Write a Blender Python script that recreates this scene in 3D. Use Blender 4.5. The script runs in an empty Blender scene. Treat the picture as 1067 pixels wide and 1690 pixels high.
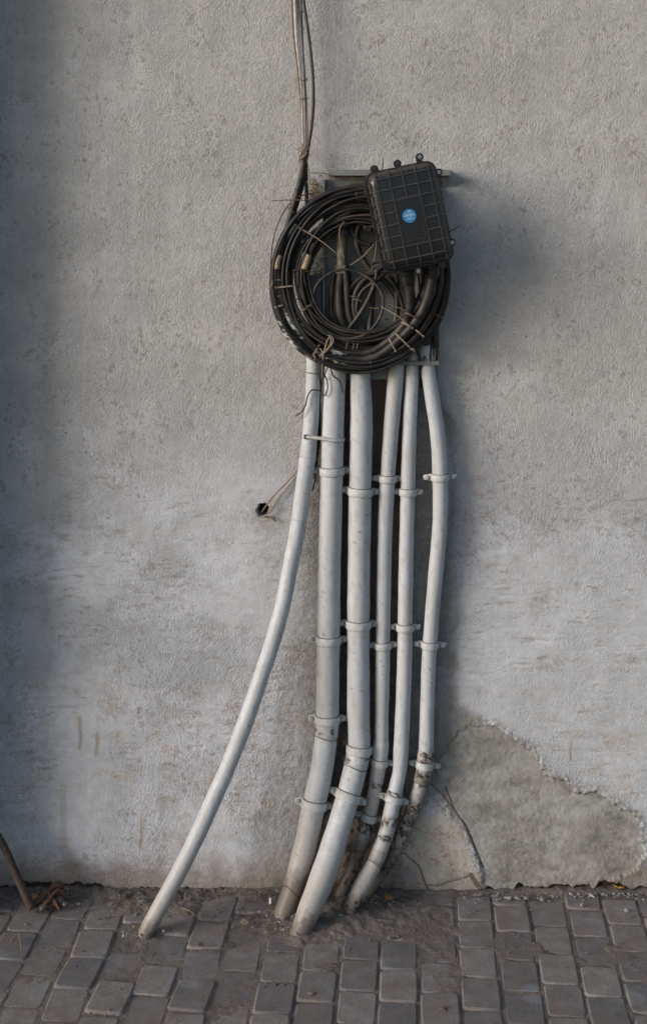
import bpy, bmesh, math, random
import numpy as np
from mathutils import Vector, Matrix
random.seed(7)
scene = bpy.context.scene
COL = scene.collection

# ---------------------------------------------------------------- scale: metres per photo pixel on the wall plane
S = 0.0014
D = 2200 * S            # camera to wall
CH = 1130 * S           # camera height
# ---------------------------------------------------------------- camera
cam = bpy.data.cameras.new("camera")
cam.sensor_fit = 'VERTICAL'; cam.sensor_height = 36.0; cam.sensor_width = 24.0
cam.lens = 36.0 * 2200 / 1690
cam.shift_y = -505.0 / 1690
cam.clip_start = 0.05; cam.clip_end = 500
camo = bpy.data.objects.new("camera", cam); COL.objects.link(camo)
camo.location = (0, -D, CH); camo.rotation_euler = (math.radians(90), 0, 0)
scene.camera = camo
# ---------------------------------------------------------------- light
L = Vector((-0.26, -0.132, 0.088)).normalized()
world = bpy.data.worlds.new("World"); scene.world = world; world.use_nodes = True
wn = world.node_tree; wn.nodes.clear()
wo = wn.nodes.new('ShaderNodeOutputWorld'); wb = wn.nodes.new('ShaderNodeBackground')
sky = wn.nodes.new('ShaderNodeTexSky'); sky.sky_type = 'NISHITA'; sky.sun_disc = False
sky.sun_elevation = math.asin(L.z); sky.sun_rotation = math.atan2(L.x, L.y)
sky.air_density = 1.0; sky.dust_density = 1.5; sky.ozone_density = 1.0
wb.inputs['Strength'].default_value = 0.10
wn.links.new(sky.outputs[0], wb.inputs[0]); wn.links.new(wb.outputs[0], wo.inputs[0])
sun = bpy.data.lights.new("sun", 'SUN'); sun.energy = 1.65; sun.angle = math.radians(26); sun.color = (1.0, 0.967, 0.945)
suno = bpy.data.objects.new("sun", sun); COL.objects.link(suno)
suno.rotation_euler = (-L).to_track_quat('-Z', 'Y').to_euler()
suno.location = (-2, -2, 3)
vs = scene.view_settings
vs.view_transform = 'Standard'; vs.look = 'None'; vs.gamma = 1; vs.use_curve_mapping = False
vs.exposure = 0.78

# ---------------------------------------------------------------- helpers
def W(x, y, z=0.0):
    """photo pixel + metres off the wall -> world point"""
    f = (D - z) / D
    return Vector(((x - 533.5) * S * f, -z, CH + (340 - y) * S * f))
def G(x, y, up=0.0):
    """photo pixel of a point on the ground -> world point"""
    d = 2200 * CH / (y - 340.0)
    return Vector(((x - 533.5) / 2200 * d, d - D, up))

def tag(o, label=None, cat=None, group=None, kind=None):
    if label: o['label'] = label
    if cat: o['category'] = cat
    if group: o['group'] = group
    if kind: o['kind'] = kind
    return o
def empty(name, loc, label, cat, group=None):
    o = bpy.data.objects.new(name, None); COL.objects.link(o); o.location = loc
    o.empty_display_size = 0.05
    return tag(o, label, cat, group)
def link(name, me, mat, parent=None):
    o = bpy.data.objects.new(name, me); COL.objects.link(o)
    if mat and not me.materials: me.materials.append(mat)
    if parent is not None:
        o.parent = parent
        p = parent; m = Matrix.Identity(4)
        off = Vector((0, 0, 0))
        while p is not None:
            off += p.location; p = p.parent
        o.location = -off      # parts are written in world coordinates
    return o

def mesh_np(name, verts, faces, smooth=True, col=None):
    me = bpy.data.meshes.new(name)
    verts = np.asarray(verts, dtype=np.float32); faces = np.asarray(faces, dtype=np.int32)
    n, k = faces.shape
    me.vertices.add(len(verts)); me.vertices.foreach_set("co", verts.ravel())
    me.loops.add(n * k); me.loops.foreach_set("vertex_index", faces.ravel())
    me.polygons.add(n)
    me.polygons.foreach_set("loop_start", np.arange(0, n * k, k, dtype=np.int32))
    me.polygons.foreach_set("loop_total", np.full(n, k, dtype=np.int32))
    me.update(calc_edges=True)
    me.polygons.foreach_set("use_smooth", np.full(n, smooth, dtype=bool))
    if col is not None:
        a = me.color_attributes.new("Col", 'FLOAT_COLOR', 'POINT')
        c = np.ones((len(verts), 4), dtype=np.float32); c[:, :3] = col
        a.data.foreach_set("color", c.ravel())
    me.validate()
    return me

# numpy value noise
_rs = np.random.RandomState(11)
_T = _rs.rand(64, 64, 64).astype(np.float32)
def vn(x, y, s=0, z=0.0):
    x = np.asarray(x, dtype=np.float64) + s * 13.17; y = np.asarray(y, dtype=np.float64) + s * 7.31
    z = np.asarray(z, dtype=np.float64) + s * 3.7 + np.zeros_like(x)
    xi = np.floor(x).astype(np.int64); yi = np.floor(y).astype(np.int64); zi = np.floor(z).astype(np.int64)
    fx = x - xi; fy = y - yi; fz = z - zi
    fx = fx * fx * (3 - 2 * fx); fy = fy * fy * (3 - 2 * fy); fz = fz * fz * (3 - 2 * fz)
    def t(a, b, c): return _T[a & 63, b & 63, c & 63]
    def lerp(a, b, f): return a + (b - a) * f
    r = []
    for dz in (0, 1):
        r.append(lerp(lerp(t(xi, yi, zi + dz), t(xi + 1, yi, zi + dz), fx), lerp(t(xi, yi + 1, zi + dz), t(xi + 1, yi + 1, zi + dz), fx), fy))
    return lerp(r[0], r[1], fz)
def fbm(x, y, s=0, o=4, z=0.0):
    v = 0; a = 0.5; n = 0
    for i in range(o):
        v = v + a * vn(x * 2 ** i, y * 2 ** i, s + i, np.asarray(z) * 2 ** i); n += a; a *= .55
    return v / n
def sst(e0, e1, x):
    t = np.clip((x - e0) / (e1 - e0), 0, 1); return t * t * (3 - 2 * t)
def mixc(a, b, m):
    return a + (np.asarray(b) - a) * m[..., None]
def seg_dist(px, py, pts):
    d = np.full(px.shape, 1e9)
    for (x0, y0), (x1, y1) in zip(pts[:-1], pts[1:]):
        dx, dy = x1 - x0, y1 - y0
        t = np.clip(((px - x0) * dx + (py - y0) * dy) / (dx * dx + dy * dy + 1e-9), 0, 1)
        d = np.minimum(d, np.hypot(px - x0 - t * dx, py - y0 - t * dy))
    return d
def poly_sd(px, py, pts):
    """signed distance, negative inside"""
    ins = np.zeros(px.shape, bool); n = len(pts)
    for i in range(n):
        x0, y0 = pts[i]; x1, y1 = pts[(i + 1) % n]
        c = ((y0 > py) != (y1 > py)) & (px < (x1 - x0) * (py - y0) / (y1 - y0 + 1e-9) + x0)
        ins ^= c
    d = seg_dist(px, py, list(pts) + [pts[0]])
    return np.where(ins, -d, d)

def spline(ctrl, n):
    """Catmull-Rom through control rows (any dimension) -> n rows"""
    P = np.array([list(c) for c in ctrl], dtype=float)
    if len(P) == 2:
        t = np.linspace(0, 1, n)[:, None]; return P[0] * (1 - t) + P[1] * t
    Q = np.vstack([2 * P[0] - P[1], P, 2 * P[-1] - P[-2]])
    dl = np.sqrt(np.linalg.norm(np.diff(Q[:, :3], axis=0), axis=1)) + 1e-6
    T = np.concatenate([[0], np.cumsum(dl)])
    ts = np.linspace(T[1], T[-2], n); out = []
    for t in ts:
        i = min(max(int(np.searchsorted(T, t, side='right') - 1), 1), len(Q) - 3)
        t0, t1, t2, t3 = T[i - 1:i + 3]; p0, p1, p2, p3 = Q[i - 1:i + 3]
        A1 = (t1 - t) / (t1 - t0) * p0 + (t - t0) / (t1 - t0) * p1
        A2 = (t2 - t) / (t2 - t1) * p1 + (t - t1) / (t2 - t1) * p2
        A3 = (t3 - t) / (t3 - t2) * p2 + (t - t2) / (t3 - t2) * p3
        B1 = (t2 - t) / (t2 - t0) * A1 + (t - t0) / (t2 - t0) * A2
        B2 = (t3 - t) / (t3 - t1) * A2 + (t - t1) / (t3 - t1) * A3
        out.append((t2 - t) / (t2 - t1) * B1 + (t - t1) / (t2 - t1) * B2)
    return np.array(out)

def tube(pts, rad, sides=8, closed=False, cap=True, flat=1.0):
    """verts, quads, v coordinate (0..1 along), ring angles.  rad: number or per-point array"""
    P = np.asarray(pts, dtype=float); n = len(P)
    R = np.full(n, rad, dtype=float) if np.isscalar(rad) else np.asarray(rad, dtype=float)
    if closed: Tn = np.roll(P, -1, 0) - np.roll(P, 1, 0)
    else: Tn = np.gradient(P, axis=0)
    Tn /= np.linalg.norm(Tn, axis=1)[:, None] + 1e-12
    up = np.array([0, -1.0, 0.02])
    A = np.cross(Tn, up); A /= np.linalg.norm(A, axis=1)[:, None] + 1e-9
    B = np.cross(A, Tn)
    th = np.arange(sides) * 2 * math.pi / sides
    V = P[:, None, :] + R[:, None, None] * (np.cos(th)[None, :, None] * A[:, None, :] + flat * np.sin(th)[None, :, None] * B[:, None, :])
    V = V.reshape(-1, 3)
    m = n if closed else n - 1
    i = np.arange(m)[:, None]; j = np.arange(sides)[None, :]
    i2 = (i + 1) % n; j2 = (j + 1) % sides
    F = np.stack([i * sides + j, i * sides + j2, i2 * sides + j2, i2 * sides + j], -1).reshape(-1, 4)
    if cap and not closed:
        V = np.vstack([V, P[0], P[-1]]); a = len(V) - 2; jj = np.arange(sides); k = (jj + 1) % sides
        c0 = np.stack([np.full(sides, a), k, jj, jj], -1)[:, [0, 1, 2, 2]]
        base = (n - 1) * sides
        # degenerate quads avoided: pair up triangles
        F0 = []
        for q in range(0, sides, 2):
            F0.append([a, (q + 2) % sides, q + 1, q]); F0.append([a + 1, base + q, base + q + 1, base + (q + 2) % sides])
        F = np.vstack([F, F0])
    return V, F
def shaped_tube(name, ctrl, mat, parent, n=60, sides=8, closed=False, colf=None, flat=1.0):
    """ctrl rows: (px x, px y, z metres, radius px)"""
    q = spline(ctrl, n) if not closed else np.array(ctrl, dtype=float)
    P = np.array([W(a, b, c) for a, b, c, _ in q]); R = q[:, 3] * S
    V, F = tube(P, R, sides, closed, flat=flat)
    col = colf(V) if colf else None
    me = mesh_np(name, V, F, True, col)
    return link(name, me, mat, parent)

def bm_obj(name, bm, mat, parent=None, smooth=False):
    me = bpy.data.meshes.new(name); bm.normal_update(); bm.to_mesh(me); bm.free()
    for p in me.polygons: p.use_smooth = smooth
    return link(name, me, mat, parent)
def add_box(bm, c, size, M=None, bevel=0.0, seg=1):
    r = bmesh.ops.create_cube(bm, size=1.0)
    vs_ = r['verts']
    bmesh.ops.scale(bm, vec=size, verts=vs_)
    if bevel > 0:
        es = list({e for v in vs_ for e in v.link_edges})
        rb = bmesh.ops.bevel(bm, geom=es, offset=bevel, segments=seg, affect='EDGES', profile=.5)
        vs_ = list({v for f in rb['faces'] for v in f.verts} | {v for v in vs_ if v.is_valid})
        # all verts of this island
        seen = set(vs_); st = list(vs_)
        while st:
            v = st.pop()
            for e in v.link_edges:
                o = e.other_vert(v)
                if o not in seen: seen.add(o); st.append(o)
        vs_ = list(seen)
    T = Matrix.Translation(c) if M is None else M @ Matrix.Translation(c)
    bmesh.ops.transform(bm, matrix=T, verts=vs_)
    return vs_
def add_cyl(bm, c, r, h, axis='Z', seg=12, M=None, r2=None):
    q = bmesh.ops.create_cone(bm, cap_ends=True, segments=seg, radius1=r, radius2=r if r2 is None else r2, depth=h)
    R = Matrix.Identity(4)
    if axis == 'Y': R = Matrix.Rotation(math.radians(90), 4, 'X')
    if axis == 'X': R = Matrix.Rotation(math.radians(90), 4, 'Y')
    T = Matrix.Translation(c) @ R
    if M is not None: T = M @ T
    bmesh.ops.transform(bm, matrix=T, verts=q['verts'])

# ---------------------------------------------------------------- materials
def newmat(name):
    m = bpy.data.materials.new(name); m.use_nodes = True
    nt = m.node_tree; b = nt.nodes['Principled BSDF']
    return m, nt, b
def nd(nt, t, **kw):
    n = nt.nodes.new(t)
    for k, v in kw.items():
        if hasattr(n, k): setattr(n, k, v)
        else: n.inputs[k].default_value = v
    return n
def noise(nt, scale, detail=4, rough=.6, vec=None):
    n = nt.nodes.new('ShaderNodeTexNoise'); n.inputs['Scale'].default_value = scale
    n.inputs['Detail'].default_value = detail; n.inputs['Roughness'].default_value = rough
    if vec is not None: nt.links.new(vec, n.inputs['Vector'])
    return n
def ramp(nt, src, p0, p1, c0=(0, 0, 0, 1), c1=(1, 1, 1, 1)):
    r = nt.nodes.new('ShaderNodeValToRGB'); r.color_ramp.elements[0].position = p0; r.color_ramp.elements[1].position = p1
    r.color_ramp.elements[0].color = c0; r.color_ramp.elements[1].color = c1
    nt.links.new(src, r.inputs[0]); return r
def mixn(nt, a, b, f, mode='MIX'):
    m = nt.nodes.new('ShaderNodeMix'); m.data_type = 'RGBA'; m.blend_type = mode
    for s, i in ((a, 6), (b, 7), (f, 0)):
        if isinstance(s, (tuple, list, float, int)): m.inputs[i].default_value = s
        else: nt.links.new(s, m.inputs[i])
    return m.outputs[2]
def bump(nt, b, h, strength, dist=0.001, prev=None):
    n = nt.nodes.new('ShaderNodeBump'); n.inputs['Strength'].default_value = strength; n.inputs['Distance'].default_value = dist
    nt.links.new(h, n.inputs['Height'])
    if prev is not None: nt.links.new(prev.outputs[0], n.inputs['Normal'])
    nt.links.new(n.outputs[0], b.inputs['Normal']); return n
def objcoord(nt):
    t = nt.nodes.new('ShaderNodeTexCoord'); return t.outputs['Object']
def geopos(nt):
    t = nt.nodes.new('ShaderNodeNewGeometry'); return t.outputs['Position']

def vcol_mat(name, rough=.9, fine=900, fb=.35, fdist=.0006, mult=.25, spec=.25):
    m, nt, b = newmat(name)
    a = nt.nodes.new('ShaderNodeAttribute'); a.attribute_name = "Col"
    P = geopos(nt)
    n1 = noise(nt, fine, 3, .6, P); n2 = noise(nt, fine * .22, 4, .65, P)
    r1 = ramp(nt, n1.outputs[0], .3, .7, (1 - mult,) * 3 + (1,), (1 + mult * .5,) * 3 + (1,))
    r2 = ramp(nt, n2.outputs[0], .3, .7, (1 - mult * .6,) * 3 + (1,), (1 + mult * .4,) * 3 + (1,))
    c = mixn(nt, a.outputs[0], r1.outputs[0], 1.0, 'MULTIPLY'); c = mixn(nt, c, r2.outputs[0], 1.0, 'MULTIPLY')
    nt.links.new(c, b.inputs['Base Color'])
    b.inputs['Roughness'].default_value = rough; b.inputs['Specular IOR Level'].default_value = spec
    bp = bump(nt, b, n2.outputs[0], fb, fdist * 2); bump(nt, b, n1.outputs[0], fb, fdist, bp)
    return m
M_wall, nt, b = newmat("wall_plaster")
P = geopos(nt)
at = nt.nodes.new('ShaderNodeAttribute'); at.attribute_name = "Col"
ar = nt.nodes.new('ShaderNodeAttribute'); ar.attribute_name = "Grain"
mp = nt.nodes.new('ShaderNodeMapping'); mp.inputs['Scale'].default_value = (1.0, 1.0, .8); nt.links.new(P, mp.inputs['Vector'])
w1 = noise(nt, 285, 3.5, .62, mp.outputs[0])
w4 = noise(nt, 105, 2, .5, P); w5 = noise(nt, 11, 3, .6, P)
w2 = noise(nt, 620, 3, .6, P); w3 = noise(nt, 60, 4, .6, P)
g1 = ramp(nt, w1.outputs[0], .30, .66); g1.color_ramp.interpolation = 'EASE'
gm = nt.nodes.new('ShaderNodeMath'); gm.operation = 'MULTIPLY'; nt.links.new(g1.outputs[0], gm.inputs[0]); nt.links.new(ar.outputs['Fac'], gm.inputs[1])
pit = ramp(nt, w1.outputs[0], .27, .40, (.66, .60, .53, 1), (1, 1, 1, 1))
pitm = mixn(nt, (1, 1, 1, 1), pit.outputs[0], ar.outputs['Fac'])
c = mixn(nt, at.outputs[0], pitm, 1.0, 'MULTIPLY')
sp = ramp(nt, w4.outputs[0], .25, .31, (1, 1, 1, 1), (0, 0, 0, 1)); spz = ramp(nt, w5.outputs[0], .42, .58)
spm = mixn(nt, sp.outputs[0], spz.outputs[0], 1.0, 'MULTIPLY')
c = mixn(nt, c, (.17, .135, .105, 1), mixn(nt, (0, 0, 0, 1), spm, .45))
f2 = ramp(nt, w2.outputs[0], .3, .7, (.84, .84, .84, 1), (1.10, 1.10, 1.10, 1)); c = mixn(nt, c, f2.outputs[0], 1.0, 'MULTIPLY')
f3 = ramp(nt, w3.outputs[0], .3, .7, (.93, .925, .92, 1), (1.06, 1.06, 1.06, 1)); c = mixn(nt, c, f3.outputs[0], 1.0, 'MULTIPLY')
nt.links.new(c, b.inputs['Base Color']); b.inputs['Roughness'].default_value = .93; b.inputs['Specular IOR Level'].default_value = .2
bp = bump(nt, b, gm.outputs[0], 1.0, .0017); bump(nt, b, w2.outputs[0], .55, .0008, bp)
M_soil = vcol_mat("soil", .95, 600, .8, .002, .35)
M_pipe = vcol_mat("pipe_paint", .5, 500, .18, .0004, .09, .35)
M_cablec = vcol_mat("cable_sheath", .55, 700, .25, .0004, .25, .4)

def simple(name, c, rough=.6, metal=0, nscale=120, var=.3, bs=.2, spec=.4, dust=None, dustamt=.6, dlo=.5):
    m, nt, b = newmat(name)
    P = geopos(nt); n = noise(nt, nscale, 5, .65, P)
    r = ramp(nt, n.outputs[0], .3, .72, tuple(x * (1 - var) for x in c) + (1,), tuple(min(1, x * (1 + var)) for x in c) + (1,))
    out = r.outputs[0]
    if dust:
        g = nt.nodes.new('ShaderNodeNewGeometry'); sx = nt.nodes.new('ShaderNodeSeparateXYZ')
        nt.links.new(g.outputs['Normal'], sx.inputs[0])
        n3 = noise(nt, 45, 5, .7, P)
        ad = nt.nodes.new('ShaderNodeMath'); ad.operation = 'MULTIPLY_ADD'; ad.inputs[1].default_value = .55; ad.inputs[2].default_value = 0.0
        nt.links.new(sx.outputs[2], ad.inputs[0])
        ad2 = nt.nodes.new('ShaderNodeMath'); ad2.operation = 'ADD'; nt.links.new(ad.outputs[0], ad2.inputs[0]); nt.links.new(n3.outputs[0], ad2.inputs[1])
        r3 = ramp(nt, ad2.outputs[0], dlo, dlo + .45, (0, 0, 0, 1), (dustamt,) * 3 + (1,))
        out = mixn(nt, out, tuple(dust) + (1,), r3.outputs[0])
        rr = ramp(nt, r3.outputs[0], 0, 1, (rough,) * 3 + (1,), (.95,) * 3 + (1,)); nt.links.new(rr.outputs[0], b.inputs['Roughness'])
    else: b.inputs['Roughness'].default_value = rough
    nt.links.new(out, b.inputs['Base Color'])
    b.inputs['Metallic'].default_value = metal; b.inputs['Specular IOR Level'].default_value = spec
    bump(nt, b, n.outputs[0], bs, .0006)
    return m
DUST = (.16, .12, .085)
M_black = simple("black_plastic", (.009, .009, .011), .36, 0, 200, .3, .12, .5, DUST, .30, .72)
M_blackrib = simple("black_plastic_rib", (.030, .028, .028), .40, 0, 200, .3, .12, .5, DUST, .45, .62)
M_metal = simple("painted_metal_plate", (.175, .182, .178), .5, .1, 60, .22, .1, .4, DUST, .35)
M_galv = simple("galvanised_tube", (.19, .175, .14), .5, .3, 150, .3, .2, .4, DUST, .5)
M_screw = simple("screw_steel", (.35, .34, .32), .35, .8, 300, .3, .1)
M_tie = simple("aged_nylon_tie", (.20, .16, .115), .6, 0, 300, .25, .1)
M_tiedk = simple("dusty_dark_tie", (.09, .07, .05), .7, 0, 300, .25, .1)
M_tape = simple("tan_tape", (.30, .22, .15), .8, 0, 200, .3, .3)
M_clamp = simple("painted_clamp", (.43, .44, .445), .5, 0, 160, .22, .25, .4, (.25, .2, .15), .5)
M_seam = simple("seam_grime", (.10, .08, .065), .9, 0, 400, .4, .3)
M_rust = simple("rusty_steel", (.11, .055, .032), .9, 0, 180, .5, .6)
M_twig = simple("dry_twig", (.16, .115, .075), .9, 0, 300, .4, .4)
M_wire = simple("dark_wire", (.035, .028, .024), .6, 0, 300, .4, .2)
M_blue = simple("blue_sticker", (.025, .19, .42), .5, 0, 200, .12, .05)
M_white = simple("white_print", (.7, .75, .78), .6, 0, 200, .1, .05)
M_leaf = simple("yellow_leaf", (.34, .20, .05), .8, 0, 200, .4, .4)
M_leafp = simple("pale_leaf", (.26, .20, .14), .8, 0, 200, .4, .4)
M_stone = simple("grit", (.12, .10, .085), .95, 0, 150, .6, .5)
M_litter = simple("white_litter", (.75, .75, .78), .7)
M_bluegrey = simple("blue_grey_plastic", (.07, .08, .095), .6, 0, 100, .3, .1, .4, DUST, .3)

# paver material
M_paver, nt, b = newmat("paver_concrete")
P = geopos(nt); oi = nt.nodes.new('ShaderNodeObjectInfo')
n1 = noise(nt, 26, 6, .7, P); n2 = noise(nt, 420, 4, .7, P); n3 = noise(nt, 9, 4, .6, P)
base = ramp(nt, n1.outputs[0], .3, .72, (.135, .127, .122, 1), (.225, .212, .205, 1))
tint = ramp(nt, oi.outputs['Random'], 0, 1, (.70, .70, .74, 1), (1.25, 1.18, 1.13, 1))
c = mixn(nt, base.outputs[0], tint.outputs[0], 1.0, 'MULTIPLY')
fine = ramp(nt, n2.outputs[0], .35, .68, (.65, .65, .65, 1), (1.2, 1.2, 1.2, 1))
c = mixn(nt, c, fine.outputs[0], 1.0, 'MULTIPLY')
n5 = noise(nt, 110, 4, .75, P); ch = ramp(nt, n5.outputs[0], .60, .67); c = mixn(nt, c, (.06, .055, .052, 1), mixn(nt, (0, 0, 0, 1), ch.outputs[0], .55))
st = ramp(nt, n3.outputs[0], .58, .66); c = mixn(nt, c, (.20, .21, .225, 1), mixn(nt, (0, 0, 0, 1), st.outputs[0], .6))
n4 = noise(nt, 14, 5, .7, P); dr = ramp(nt, n4.outputs[0], .47, .62)
c = mixn(nt, c, (.145, .118, .10, 1), mixn(nt, (0, 0, 0, 1), dr.outputs[0], .65))
nt.links.new(c, b.inputs['Base Color']); b.inputs['Roughness'].default_value = .85; b.inputs['Specular IOR Level'].default_value = .3
bp = bump(nt, b, n1.outputs[0], .5, .004); bump(nt, b, n2.outputs[0], .6, .0012, bp)

# ================================================================ THE WALL (one displaced sheet)
def axis_coords(lo, hi, step, far, first):
    a = list(np.arange(lo, hi, step)); g = step
    x = a[-1]
    while x < far: g *= 1.5; x += g; a.append(x)
    x = lo; g = step; pre = []
    while x > first: g *= 1.5; x -= g; pre.append(x)
    return np.array(pre[::-1] + a)
gx = axis_coords(-30, 1100, 1.8, 3400, -3200)      # px
gy = axis_coords(-10, 1510, 1.8, 1540, -1500)
X, Y = np.meshgrid(gx, gy)
# masks ------------------------------------------------------
wob = (fbm(X / 26, Y / 26, 3) - .5) * 34
wob2 = (fbm(X / 9, Y / 9, 5) - .5) * 14
smooth_zone = np.zeros_like(X)
for (cx, cy, rx, ry) in ((370, 850, 130, 95), (440, 990, 120, 60), (930, 1010, 200, 120), (850, 1130, 140, 110), (1010, 1180, 130, 140),
                         (330, 1380, 60, 60), (120, 1250, 70, 170), (360, 1440, 130, 40), (150, 950, 60, 60)):
    d = np.hypot((X - cx + wob * 1.2) / rx, (Y - cy + wob * 1.2) / ry)
    smooth_zone = np.maximum(smooth_zone, sst(1.15, .7, d))
patch_pts = [(738, 1232), (760, 1205), (790, 1195), (815, 1197), (850, 1222), (880, 1240), (900, 1280), (935, 1290), (950, 1310), (985, 1308), (1010, 1325),
             (1042, 1342), (1058, 1360), (1056, 1388), (1064, 1405), (1050, 1438), (1005, 1452), (980, 1475), (800, 1490), (797, 1440), (778, 1395), (765, 1360), (745, 1345), (728, 1300), (722, 1265)]
psd = poly_sd(X, Y, patch_pts) + wob2 * .8 + (vn(X / 3.4, Y / 3.4, 19) - .5) * 5
patch = sst(1.5, -1.5, psd)
cem_pts = [(505, 760), (530, 640), (700, 620), (745, 700), (752, 1000), (756, 1090), (752, 1160), (800, 1190), (740, 1290), (700, 1330), (650, 1500), (380, 1500), (420, 1400), (455, 1200), (492, 1000)]
csd = poly_sd(X, Y, cem_pts) + wob * .9
cem = sst(14, -14, csd)
slab_pts = [(655, 1420), (690, 1345), (728, 1345), (757, 1362), (772, 1395), (790, 1445), (795, 1482), (760, 1494), (710, 1492), (680, 1440)]
slab = sst(3, -3, poly_sd(X, Y, slab_pts) + wob2 * .7)
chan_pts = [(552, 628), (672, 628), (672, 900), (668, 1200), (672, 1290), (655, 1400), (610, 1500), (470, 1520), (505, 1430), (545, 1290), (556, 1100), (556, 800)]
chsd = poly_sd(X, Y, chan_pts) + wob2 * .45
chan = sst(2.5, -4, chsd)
lip = 1470 + (fbm(X / 30, X * 0, 8) - .5) * 20 + 14 * sst(660, 700, X) * sst(800, 770, X) - 6 * sst(800, 900, X) + (fbm(X / 17, X * 0 + 3, 9) - .5) * (14 + 10 * sst(780, 820, X)) + (vn(X / 4, Y / 7, 10) - .5) * 3 - 8 * sst(260, 150, X)
below = sst(-1.5, 3, Y - lip)
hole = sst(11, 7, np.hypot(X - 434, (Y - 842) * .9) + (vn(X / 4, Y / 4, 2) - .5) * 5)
hair = sst(.9, .2, seg_dist(X + wob2 * .5, Y + wob * .4, [(250, 330), (262, 352), (292, 372)])) + sst(1.0, .2, seg_dist(X + wob2 * .4, Y + wob2, [(1000, 860), (960, 858), (905, 872)])) + sst(1.0, .2, seg_dist(X + wob2 * .4, Y + wob2, [(290, 1030), (350, 1010), (430, 1020)]))
crack = seg_dist(X + wob2 * .35, Y + wob2 * .35, [(640, 1398), (668, 1410), (690, 1428), (700, 1455), (716, 1488)])
crack2 = seg_dist(X + wob2 * .3, Y + wob2 * .2, [(688, 1458), (720, 1462), (755, 1452), (778, 1444)])
crack3 = seg_dist(X + wob2 * .3, Y, [(778, 1444), (788, 1460), (800, 1476)])
crack4 = seg_dist(X + wob2 * .35, Y + wob2 * .3, [(735, 1300), (752, 1340), (770, 1365), (784, 1400), (797, 1432)])
crack5 = seg_dist(X + wob2 * .4, Y + wob2 * .3, [(705, 1290), (730, 1312), (748, 1335)])
crk = np.maximum.reduce([sst(1.9, .5, crack), sst(1.5, .3, crack2), sst(5.5, 2.0, crack3), sst(2.0, .6, crack4), sst(1.6, .4, crack5)])
# stucco relief ---------------------------------------------
dw = (vn(X / 9, Y / 9, 20) - .5) * 5
lump = vn((X + dw) / 4.3, (Y - dw) / 4.9, 21); lump2 = vn((X - dw) / 2.7, (Y + dw) / 2.8, 23); lump3 = vn(X / 9, Y / 11, 25)
stucco = sst(.15, .85, lump * .5 + lump3 * .15 + lump2 * .4 - .02)
rough = (.45 + .75 * sst(.3, .7, fbm(X / 60, Y / 60, 31))) * (1 - .62 * smooth_zone)
rough = rough * (1 + .35 * sst(200, 330, X) * sst(650, 400, Y) * .6)
trowel = (fbm(X / 60, Y / 7, 41) - .5)
h = stucco * rough * .0005 + (lump2 - .5) * rough * .0003
h += smooth_zone * trowel * .0022 + (fbm(X / 90, Y / 90, 43) - .5) * .008
ridge = sst(.60, .68, fbm((X + Y * .25) / 30 + dw * .05, (Y + 6 * np.sin(X / 60)) / 4.2, 47)) * sst(.42, .6, fbm(X / 80, Y / 60, 48)) * sst(700, 830, Y)
h -= ridge * .0012
# bare cement patch, recessed behind the broken render
ph = -.0014 - .0042 * sst(770, 880, X) + (fbm(X / 60, Y / 60, 51) - .5) * .003 + (fbm(X / 6, Y / 6, 52) - .5) * .003 + sst(.60, .66, fbm(X / 24, Y / 14, 54)) * .0007
h = h * (1 - patch) + ph * patch
edge = np.exp(-(np.abs(psd - 2) / 4.0) ** 2) * (fbm(X / 5, Y / 5, 53) - .35) * .006
h += edge * (1 - chan)
h += slab * (.0015 + (fbm(X / 12, Y / 12, 55) - .5) * .002)
h += cem * (1 - patch) * (fbm(X / 7, Y / 7, 57) - .55) * .003 - cem * .001
h -= crk * .0032 + hair * .0012
h += np.exp(-((lip - Y - 5) / 6) ** 2) * (fbm(X / 6, Y / 6, 64) - .4) * .006 * (.35 + .65 * sst(760, 820, X))
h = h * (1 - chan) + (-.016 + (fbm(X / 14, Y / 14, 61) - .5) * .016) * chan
h -= np.exp(-((Y - lip + 4) / 7) ** 2) * .0 
h = h * (1 - below) + (-.016 + (fbm(X / 8, Y / 8, 63) - .5) * .014) * below
h -= hole * .035
gouge = [(215, 1028, 245, 1029), (70, 1036, 160, 1034), (160, 1233, 168, 1240), (430, 1052, 436, 1100), (905, 1180, 935, 1178)]
# colour ----------------------------------------------------
big = fbm(X / 120, Y / 120, 71); med = fbm(X / 30, Y / 30, 72); sm = fbm(X / 7, Y / 7, 73)
C = np.zeros(X.shape + (3,)) + np.array([.462, .455, .45])
C = mixc(C, np.array([.45, .468, .505]), sst(560, 1050, Y + (med - .5) * 260) * .8)
C *= (.90 + .22 * big + (med - .5) * .22)[..., None]
ww = sst(.50, .58, fbm(X / 95, Y / 60, 101, 6) + .05 * sst(1000, 1250, Y) + .04 * sst(460, 380, X) + (sm - .5) * .05) * sst(740, 860, Y + (med - .5) * 200) * (.6 + .4 * sst(.4, .6, fbm(X / 9, Y / 6, 103)))
C = mixc(C, [.56, .57, .62], ww * .72)
scuf = sst(.56, .66, fbm(X / 20 + Y / 90, Y / 5, 105, 5)) * sst(.45, .6, fbm(X / 70, Y / 50, 107)) * sst(780, 900, Y)
C = mixc(C, [.30, .25, .20], scuf * .4)
C *= (1 + .16 * (fbm(X / 12, Y / 260, 109) - .5) + .10 * (fbm(X / 260, Y / 40, 110) - .5))[..., None]
crev = sst(.42, .12, stucco + (sm - .5) * .35)
C = mixc(C, [.20, .155, .115], crev * (.12 + .38 * sst(.45, .66, med)) * (1 - smooth_zone * .6))
C = mixc(C, [.52, .53, .55], smooth_zone * .4)
C = mixc(C, [.28, .225, .17], ridge * .5 * sst(.35, .6, sm))
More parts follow.
